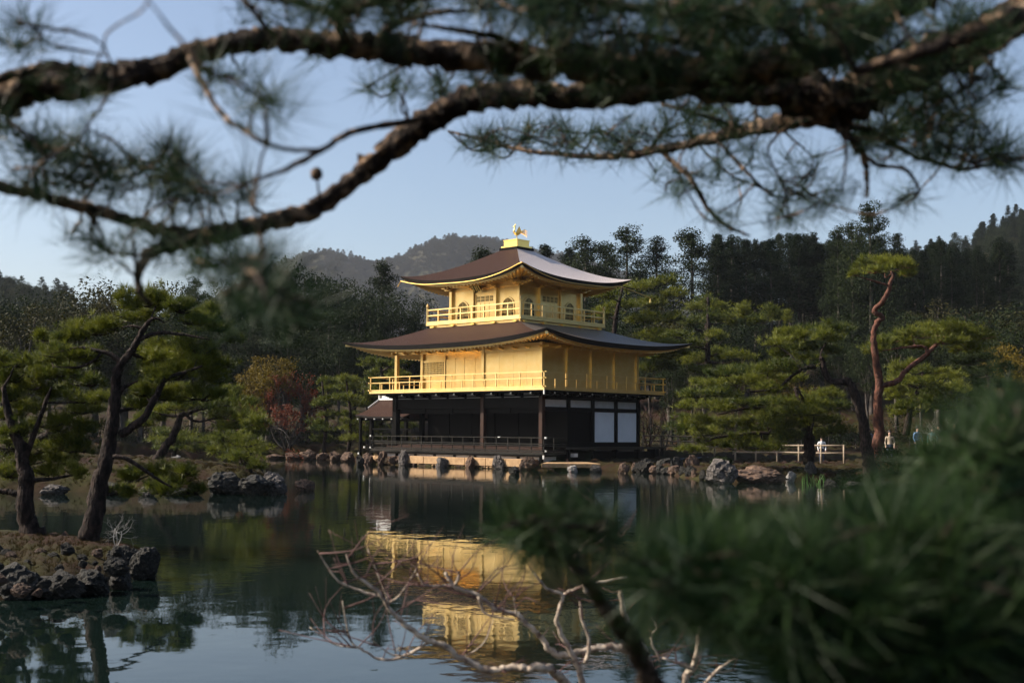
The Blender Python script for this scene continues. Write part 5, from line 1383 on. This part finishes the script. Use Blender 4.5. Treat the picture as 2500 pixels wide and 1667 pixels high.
# ================================================================== FOREGROUND PINES AND SHRUB
def dd_(pts, d):                      # traced in the 2352-wide view; d may be a list
    return [(x * DS, y * DS, dd) for (x, y), dd in zip(pts, d if isinstance(d, (list, tuple)) else [d] * len(pts))]
def near_pine(name, label, limbs, tufts, bark, leaf, seed, base, L=.092, Wd=.0021, k=60, cones=()):
    """limbs: (points (x,y) , depth(s), half widths in view px); tufts: (cx,cy,rx,ry,depth,count,length scale)"""
    rng = np.random.default_rng(seed); g = Geo(); sp = []
    for pts, d, hw in limbs:
        q = dd_(pts, d); P = np.array([at(*p) for p in q]); R = np.array([h * DS / FPX * p[2] for h, p in zip(hw, q)])
        Q, r_ = g.branch(P, R * 1.08, 12, 7, .14, .17, rng); sp.append(np.hstack([Q, r_[:, None]]))
    sp = np.vstack(sp)
    V_, F_, T_ = [], [], []; nv = 0
    for cx_, cy_, rx, ry, d, n, ls in tufts:
        for _ in range(n):
            a = rng.uniform(0, 6.283); rr = math.sqrt(rng.random())
            x, y = cx_ + math.cos(a) * rr * rx, cy_ + math.sin(a) * rr * ry; dd = d * (1 + rng.uniform(-.14, .14))
            tip = at(x * DS, y * DS, dd)
            dist = np.linalg.norm(sp[:, :3] - tip, axis=1); j = int(np.argmin(dist)); p0 = sp[j, :3]
            D0 = dist[j]
            if D0 > .03:                                    # twig from the nearest limb
                mid = p0 * .5 + tip * .5 + rng.normal(0, .10, 3) * D0 + np.array([0, 0, -.06]) * D0
                Q, r_ = g.branch([p0, mid, tip], [min(sp[j, 3] * .7, .0028 + .009 * D0), .0028 + .003 * D0, .0022], 5, 5, .35, .1, rng)
                if D0 > .12: sp = np.vstack([sp, np.hstack([Q[2:], r_[2:, None]])])
            ax = unit(tip - p0 + np.array([0, 0, .5 * D0 + .04]) + rng.normal(0, .35, 3) * (D0 + .05))
            kk = int(k * rng.uniform(.7, 1.2)); tt = np.sort(rng.random(kk)) ** .8
            B = tip[None] - ax[None] * (1 - tt[:, None]) * .055 * ls
            # needles start swept back along the shoot and open towards its end
            dirs = unit(ax[None] * rng.uniform(.25, 1.0, (kk, 1)) + unit(rng.normal(size=(kk, 3))) * .85)
            tv = np.full(kk, np.clip(rng.normal(.45, .22), 0, 1))
            v1, f1, t1 = needles(B, dirs, L * ls, Wd, 1, .10, rng, tv)
            V_.append(v1); F_.append(f1 + nv); T_.append(t1); nv += len(v1)
    t = empty(name, label, 'tree', base)
    b0 = np.array(base)
    link('trunk', mesh_np('trunk', np.vstack(g.V) - b0, np.vstack(g.F), smooth=True), bark, t)
    link('crown', mesh_np('crown', np.vstack(V_) - b0, np.vstack(F_), np.concatenate(T_)), leaf, t)
    for (x, y, d, r) in cones:
        p = atd(x, y, d)
        bm = bmesh.new(); bmesh.ops.create_icosphere(bm, subdivisions=3, radius=r)
        for v in bm.verts: v.co *= 1 + .16 * mnoise.noise(v.co * (5 / r)); v.co.z *= 1.15
        me = bpy.data.meshes.new('cone'); bm.to_mesh(me); bm.free()
        link('cone', me, bark, t, loc=p - b0)
        # the cone's stalk down to the limb
        j = int(np.argmin(np.linalg.norm(sp[:, :3] - p, axis=1)))
        V1, F1 = tube_np(np.array([p, (p + sp[j, :3]) / 2 + np.array([0, 0, -.004]), sp[j, :3]]) - b0, np.array([.002, .0025, .003]), 5)
        link('cone_stalk', mesh_np('cone_stalk', V1, F1, smooth=True), bark, t)
    return t
fb = W(3.0, 1.0, .3)
limbs = [
    # trunk beyond the right edge of the view, leaning over the photographer
    ([(4300, 2600), (3900, 1400), (3500, 500), (3000, 0), (2700, -160)], [3.0, 3.0, 2.9, 2.8, 2.7], [190, 150, 120, 95, 80]),
    # main limb: enters at right, runs left, drops away as the lower bough
    ([(2720, -170), (2450, -20), (2270, 80), (2110, 150), (1980, 212), (1880, 232), (1760, 205), (1610, 198), (1450, 214), (1300, 224), (1190, 216), (1080, 232), (1000, 266), (930, 318), (860, 372), (795, 428), (715, 482), (620, 512), (520, 532), (460, 542), (395, 562), (330, 585)],
     [2.7, 2.6, 2.6, 2.6, 2.6, 2.6, 2.6, 2.6, 2.6, 2.6, 2.6, 2.6, 2.6, 2.6, 2.6, 2.55, 2.5, 2.45, 2.4, 2.4, 2.35, 2.3], [70, 44, 40, 44, 48, 46, 34, 29, 27, 27, 27, 27, 26, 24, 22, 20, 19, 18, 17, 18, 16, 12]),
    ([(340, 582), (318, 630), (322, 670), (345, 700)], [2.3, 2.27, 2.25, 2.25], [12, 9, 7, 4]),
    ([(460, 545), (380, 530), (300, 510), (200, 480), (100, 452), (0, 430), (-120, 400)], [2.4, 2.4, 2.4, 2.4, 2.35, 2.3, 2.3], [14, 13, 13, 13, 12, 12, 12]),
    # upper bough
    ([(2620, -150), (2400, -120), (2150, -40), (1990, 60), (1860, 130), (1700, 160), (1540, 165), (1350, 150), (1150, 138), (1000, 122), (900, 112), (800, 102), (700, 96), (600, 94), (520, 102), (430, 126), (350, 158), (270, 176), (190, 186), (80, 200), (0, 226), (-120, 262)],
     [2.66, 2.42] + [2.3] * 20, [44, 40, 34, 32, 34, 36, 34, 32, 32, 30, 30, 26, 24, 23, 22, 24, 27, 29, 31, 36, 40, 42]),
    ([(210, 183), (160, 158), (110, 152), (50, 168), (-30, 190)], [2.3, 2.25, 2.2, 2.2, 2.2], [15, 12, 10, 10, 10]),
    # right hand boughs
    ([(1900, 235), (1860, 262), (1800, 280), (1700, 302), (1600, 326), (1500, 346), (1400, 360), (1300, 356), (1200, 345), (1110, 322), (1030, 302)], [2.6, 2.8, 2.9, 3.1, 3.3, 3.4, 3.6, 3.7, 3.8, 3.9, 4.0], [30, 24, 18, 14, 11, 9, 7, 5.5, 4.5, 3.5, 2.5]),
    ([(1840, 270), (1890, 282), (1935, 300), (1979, 352), (1991, 400), (1991, 455)], 2.8, [10, 9.5, 9, 7.5, 6, 4]),
    ([(1920, 288), (1991, 297), (2051, 332), (2103, 360), (2151, 373), (2211, 388), (2290, 375), (2360, 360), (2450, 340)], 2.8, [8, 7, 6, 5, 5, 4.5, 4, 4, 5]),
    ([(1520, 345), (1545, 372), (1587, 412), (1627, 480), (1667, 518), (1723, 542)], [3.39, 3.36, 3.3, 3.3, 3.3, 3.3], [6, 5.5, 5, 4.5, 4, 2]),
    ([(1979, 352), (2020, 380), (2080, 390), (2110, 440), (2080, 470)], 2.8, [5, 4, 4, 3, 2]),
    ([(2720, -170), (2500, -40), (2352, 25), (2260, 65), (2180, 100), (2080, 130), (1960, 165)], [2.7, 2.3, 2.05, 2.0, 2.0, 2.0, 2.0], [34, 26, 22, 18, 16, 14, 10]),
    ([(2010, 40), (1900, 5), (1840, 30), (1740, 50), (1640, 62)], [2.3, 2.15, 2.1, 2.1, 2.1], [12, 10, 9, 7, 4]),
    ([(1720, 298), (1600, 262), (1520, 240)], [3.07, 3.0, 3.0], [5, 4, 3]), ([(1640, 316), (1700, 380), (1760, 440), (1800, 455)], [3.22, 3.1, 3.1, 3.1], [4, 3.5, 3, 2]),
    ([(985, 272), (820, 300), (740, 345), (640, 395), (520, 440)], [2.6, 2.2, 2.0, 1.9, 1.9], [7, 7, 6.5, 5, 3]),
    ([(430, 126), (500, 250), (560, 300), (640, 340), (740, 345)], [2.3, 1.95, 1.85, 1.85, 2.0], [7, 6, 6, 5, 4]), ([(615, 330), (612, 290), (608, 225)], [1.85, 1.75, 1.7], [5, 5, 4]),
    ([(640, 96), (600, 50), (570, 10), (540, -30)], [2.3, 2.25, 2.2, 2.2], [6, 5, 5, 5]), ([(860, 105), (900, 60), (1000, 30), (1100, 25)], [2.3, 2.25, 2.2, 2.2], [9, 8, 6, 4]),
    ([(1250, 145), (1150, 90), (1050, 70), (950, 55)], [2.3, 2.25, 2.2, 2.2], [9, 8, 6, 4]), ([(1700, 160), (1600, 110), (1500, 85), (1380, 75)], [2.3, 2.25, 2.2, 2.2], [10, 9, 7, 4]), ([(1500, 165), (1380, 115), (1250, 95)], 2.3, [8, 7, 4]),
    ([(800, 102), (780, 40), (900, -5), (1100, -15), (1300, -40)], [2.3, 2.2, 2.1, 2.1, 2.1], [12, 11, 11, 10, 8]), ([(780, 40), (700, 10), (590, -10), (480, -40)], [2.2, 2.15, 2.1, 2.1], [9, 8, 7, 6]), ([(1860, 130), (1790, 50), (1650, 25), (1450, 20), (1250, -30)], [2.3, 2.15, 2.0, 2.0, 2.0], [16, 15, 13, 11, 8]),
    ([(270, 178), (240, 90), (330, 20), (340, -40)], [2.3, 1.8, 1.5, 1.5], [3, 2.5, 2.5, 2.5]),
]
tufts = [
    (1000, 0, 330, 40, 2.2, 36, 1.0), (1450, 10, 330, 45, 2.1, 44, 1.0), (1800, 30, 330, 60, 2.1, 50, 1.0), (1330, 85, 260, 35, 2.3, 18, 1.0), (1620, 100, 260, 45, 2.3, 32, 1.0), (2120, 60, 200, 70, 2.3, 24, 1.0),
    (760, 20, 200, 40, 2.2, 18, 1.0), (2200, 200, 130, 60, 2.6, 18, 1.0), (2020, 130, 160, 50, 2.4, 22, 1.0), (1200, 160, 260, 30, 2.5, 22, .9), (1480, 180, 260, 30, 2.5, 26, .9), (1780, 130, 200, 40, 2.4, 26, 1.0),
    (1230, 310, 170, 38, 3.9, 30, 1.0), (1390, 330, 140, 34, 3.6, 22, 1.0), (1560, 290, 140, 45, 3.2, 20, 1.0), (1700, 260, 130, 45, 3.0, 18, 1.0), (1120, 320, 70, 24, 3.9, 8, .9), (1640, 380, 110, 50, 3.2, 12, 1.0), (1800, 400, 90, 60, 3.1, 10, 1.0),
    (1880, 450, 70, 30, 2.8, 6, 1.1), (2075, 468, 40, 15, 2.8, 3, 1.15), (1690, 500, 50, 25, 3.2, 4, 1.0), (1780, 490, 50, 25, 3.0, 4, 1.0), (1560, 410, 60, 40, 3.3, 5, 1.0),
    (2080, 300, 130, 60, 2.9, 26, 1.0), (2210, 320, 110, 55, 2.8, 22, 1.0), (2310, 350, 50, 35, 2.8, 8, 1.1), (2140, 240, 130, 50, 2.8, 16, 1.0), (2000, 330, 60, 40, 2.8, 7, 1.0),
    (200, 340, 120, 45, 2.4, 14, 1.0), (330, 400, 140, 50, 2.4, 18, 1.0), (470, 420, 100, 45, 2.2, 12, 1.0), (90, 370, 90, 60, 2.3, 9, 1.0), (200, 430, 130, 30, 2.4, 10, 1.0), (30, 300, 60, 40, 2.2, 5, 1.0), (400, 340, 60, 30, 2.3, 5, 1.0),
    (40, 80, 60, 60, 1.8, 5, 1.0), (608, 225, 6, 6, 1.7, 3, 1.15), (420, 560, 120, 30, 2.4, 10, .9), (250, 540, 120, 40, 2.3, 10, .9), (530, 600, 90, 40, 1.9, 8, 1.0), (640, 620, 110, 40, 1.7, 6, 1.0), (700, 690, 90, 45, 1.5, 5, 1.0), (560, 660, 90, 45, 1.6, 4, 1.0),
    (880, 185, 70, 25, 2.8, 6, .9), (980, 200, 60, 20, 2.8, 5, .9), (140, 200, 100, 30, 2.0, 5, .9), (830, 130, 120, 25, 2.4, 6, .8), (480, 160, 90, 25, 2.2, 4, .8)]
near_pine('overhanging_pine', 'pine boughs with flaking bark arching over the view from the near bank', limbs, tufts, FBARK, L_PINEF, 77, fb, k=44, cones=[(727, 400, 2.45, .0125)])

# low pine at the lower right, very close
sb = W(.9, 1.35, .4)
limbs = [
    ([(2900, 3400), (2800, 2300), (2600, 1750), (2400, 1560), (2200, 1480), (2000, 1440), (1850, 1430), (1700, 1415)], [1.6, 1.6, 1.6, 1.55, 1.5, 1.5, 1.5, 1.5], [40, 34, 28, 22, 17, 14, 12, 8]),
    ([(2560, 1700), (2500, 1400), (2420, 1150), (2350, 980), (2300, 900)], 1.75, [22, 18, 14, 10, 6]), ([(2400, 1560), (2250, 1350), (2100, 1275), (1990, 1215)], 1.5, [14, 12, 9, 5]),
    ([(2200, 1480), (2000, 1340), (1850, 1310), (1700, 1290), (1600, 1270)], 1.55, [12, 10, 8, 7, 4]), ([(1900, 1435), (1820, 1350), (1790, 1300)], 1.5, [8, 7, 4]), ([(2470, 1330), (2300, 1200), (2150, 1080)], 1.7, [10, 8, 4]), ([(2300, 1520), (2100, 1600), (1950, 1640)], 1.45, [10, 7, 4]), ([(2450, 1230), (2330, 1120), (2250, 1020)], 1.8, [8, 6, 3])]
tufts = [(1560, 1295, 125, 65, 1.55, 32, 1.0), (1720, 1290, 160, 70, 1.55, 46, 1.0), (1640, 1360, 170, 60, 1.55, 36, 1.0), (1900, 1310, 190, 95, 1.5, 66, 1.0), (1830, 1400, 190, 60, 1.5, 46, 1.0), (2100, 1245, 170, 100, 1.55, 62, 1.0), (2250, 1080, 140, 110, 1.7, 56, 1.0), (2330, 960, 70, 60, 1.8, 16, 1.0), (2200, 1350, 220, 130, 1.5, 90, 1.0),
          (2050, 1480, 260, 90, 1.5, 80, 1.0), (2280, 1500, 150, 90, 1.5, 50, 1.0), (2010, 1190, 60, 30, 1.6, 6, 1.0), (1900, 1540, 130, 40, 1.5, 22, 1.0), (2190, 1200, 170, 120, 1.9, 50, 1.0), (1950, 1370, 250, 90, 1.8, 56, 1.0), (1700, 1320, 190, 70, 1.8, 32, 1.0)]
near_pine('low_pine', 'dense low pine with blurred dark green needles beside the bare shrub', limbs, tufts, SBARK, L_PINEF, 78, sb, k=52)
# pine sapling whose leading shoot rises in front of the reflection
def q5(pts): return [((700 + x * .4677) / DS, (1100 + y * .4677) / DS) for x, y in pts]
limbs = [(q5([(2080, 1700), (1990, 1400), (1900, 1212), (1840, 1080), (1780, 960), (1700, 860), (1620, 760), (1560, 660), (1470, 580), (1400, 540), (1320, 480), (1240, 420), (1205, 375)]), [2.4, 2.3, 2.2, 2.2, 2.15, 2.1, 2.1, 2.0, 2.0, 2.0, 1.95, 1.9, 1.9], [30, 27, 24, 22, 20, 17, 15, 12, 10, 9, 7, 5, 3])]
tufts = [(1215, 1185, 50, 24, 1.9, 7, 1.05), (1290, 1190, 80, 26, 1.9, 8, 1.0), (1160, 1215, 50, 22, 1.9, 4, 1.0), (1280, 1240, 70, 30, 2.0, 8, 1.0), (1370, 1215, 45, 28, 1.95, 4, .95), (1230, 1260, 50, 22, 2.0, 4, 1.0)]
near_pine('pine_sapling', 'dark stemmed pine sapling with one tufted leading shoot over the water', limbs, tufts, SBARK, L_PINEF, 79, W(.85, 2.3, .4), k=60)

# bare shrub with pale lichen bark
def bare_shrub():
    rng = np.random.default_rng(5); g = Geo(); gr = Geo(); D0 = 5.2
    B = [([(2000, 1900), (1930, 1450), (1880, 1212), (1850, 1130), (1790, 1050), (1700, 1020), (1600, 1030), (1500, 1060), (1430, 1070), (1370, 1040), (1320, 960), (1250, 900), (1200, 850), (1100, 830), (1030, 780), (990, 750), (900, 720), (860, 690), (830, 640)], [30, 26, 22, 20, 17, 16, 15, 14, 14, 13, 12, 11, 11, 10, 10, 9, 9, 9, 8]),
         ([(1780, 1900), (1600, 1420), (1450, 1212), (1350, 1130), (1250, 1140), (1180, 1130), (1060, 1150), (980, 1110), (900, 1080), (830, 1020), (740, 990), (650, 930), (590, 880), (540, 830), (490, 750), (420, 690), (350, 640), (310, 540)], [28, 24, 20, 18, 16, 15, 14, 13, 13, 12, 12, 11, 10, 9, 8, 7, 5, 2.5]),
         ([(860, 705), (780, 705), (720, 700), (680, 640)], [7, 6, 5, 3]), ([(480, 760), (360, 720), (270, 680), (210, 600), (160, 520)], [6, 5, 4, 3, 2]), ([(540, 800), (500, 700), (420, 510)], [6, 4, 2]), ([(540, 790), (600, 740), (680, 610)], [5, 3.5, 2]),
         ([(740, 1000), (620, 1070), (500, 1090), (400, 1040), (330, 980), (290, 780)], [7, 6, 5.5, 5, 4, 2]), ([(400, 1030), (250, 1010), (120, 920)], [4, 3, 2]), ([(620, 1070), (540, 1060), (450, 990)], [4, 3, 1.5]),
         ([(1990, 1700), (1920, 1212), (1880, 1060), (1810, 960), (1760, 850), (1745, 730)], [24, 17, 15, 13, 12, 10]), ([(1600, 1650), (1540, 1212), (1500, 1080), (1440, 970), (1410, 880), (1440, 760), (1360, 720), (1290, 640)], [20, 15, 13, 11, 9, 8, 7, 4]),
         ([(1435, 755), (1530, 710), (1600, 690), (1780, 660)], [8, 7, 6, 3]), ([(1560, 1110), (1580, 1000), (1540, 880), (1530, 780)], [9, 8, 6, 4]), ([(2050, 1700), (2080, 1212), (2120, 1130), (2150, 1000), (2160, 920), (2220, 860)], [22, 15, 13, 12, 10, 6]), ([(2120, 1140), (2050, 1110), (1960, 1080)], [8, 6, 3]), ([(2180, 1212), (2280, 1120), (2352, 1080)], [8, 6, 3]), ([(2130, 1180), (2240, 1160), (2350, 1140)], [7, 5, 3]),
         ([(1490, 570), (1560, 490), (1640, 420), (1660, 370), (1650, 290)], [8, 8, 8, 7, 3]), ([(1570, 740), (1535, 660), (1480, 610)], [13, 11, 9]), ([(900, 1075), (950, 1060), (1030, 1000), (1080, 880)], [5, 4, 3, 1.5]), ([(1200, 850), (1190, 800), (1185, 760)], [5, 3, 1.5]),
         ([(880, 700), (900, 650), (890, 630)], [7, 6, 5]), ([(1000, 760), (1040, 850), (1190, 880)], [6, 4, 3]), ([(1570, 490), (1610, 500), (1700, 400)], [3, 2.5, 1.5]), ([(1950, 1100), (1900, 980), (1930, 920), (1900, 860)], [5, 4, 3, 2])]
    spine = []
    for pts, hw in B:
        dd = D0 + rng.uniform(-.25, .25)
        P = np.array([at(700 + x * .4677, 1100 + y * .4677, dd if i > 2 or len(pts) < 10 else D0) for i, (x, y) in enumerate(pts)])
        Q, r_ = g.branch(P, [h * 1.2 * .4677 / FPX * D0 for h in hw], 8, 5, .22, .12, rng); spine.append(np.hstack([Q, r_[:, None]]))
    sp = np.vstack(spine)
    vis = sp[sp[:, 2] > .85]
    for k in range(130):                                      # fine red brown twigs and spurs
        j = rng.integers(0, len(vis)); p = vis[j, :3]; L = rng.uniform(.05, .38) * (1.0 if vis[j, 3] < .012 else .6)
        dr = unit(RH * rng.normal(0, .7) + FH * rng.normal(0, .5) + np.array([0, 0, abs(rng.normal(.6, .5))]))
        e = p + dr * L; m = p + dr * L * .5 + rng.normal(0, .08, 3) * L
        gr.branch([p, m, e], [.0034, .0022, .0009], 4, 3, .2, .05, rng)
        if rng.random() < .6:
            d2 = unit(dr + rng.normal(0, .6, 3)); gr.branch([m, m + d2 * L * .25, m + d2 * L * .5], [.002, .0016, .0009], 4, 2, .2, .05, rng)
    b = W(2.0, 5.2, .35)
    t = empty('bare_shrub', 'leafless shrub with pale lichened branches in front of the golden reflection', 'shrub', b)
    V1, F1, V2, F2 = np.vstack(g.V), np.vstack(g.F), np.vstack(gr.V), np.vstack(gr.F)
    link('trunk', mesh_np('trunk', np.vstack([V1, V2]) - b, np.vstack([F1, F2 + len(V1)]), smooth=True, mats=np.repeat([0, 1], [len(F1), len(F2)])), [TWIG, TWIGR], t)
bare_shrub()
# ================================================================== AIR
hz = bpy.data.materials.new('haze_air'); hz.use_nodes = True
_hn, _hl = hz.node_tree.nodes, hz.node_tree.links
_hn.remove(_hn['Principled BSDF'])
_pv = _hn.new('ShaderNodeVolumePrincipled')
_pv.inputs['Color'].default_value = (.80, .86, 1.0, 1)
_pv.inputs['Density'].default_value = 0.00009
_hl.new(_pv.outputs[0], _hn['Material Output'].inputs['Volume'])
MB().box(CAM[0] - 4600, CAM[0] + 4600, CAM[1] - 4600, CAM[1] + 4600, -3.0, 330.0).build('haze', hz, None, kind='stuff')
import OpenImageIO as oiio, numpy as np, sys
a=oiio.ImageBuf('/workdir/render_main.png').get_pixels(oiio.UINT8)[...,:3].astype(float)
for n,(x0,y0,x1,y1) in {'sky low':(330,225,400,240),'sky mid':(420,180,600,210),'sky tl':(80,10,120,50),'water bot':(150,640,300,670),'forest R':(720,250,800,290),'ground storey':(430,420,520,436),'gold S2':(480,345,530,380),'gold E2':(560,345,640,380),'roof S':(460,270,500,280),'bush':(850,560,950,620),'shoji':(596,415,612,440),'mount':(440,240,480,255)}.items():
    print(n,a[y0:y1,x0:x1].mean((0,1)).round())
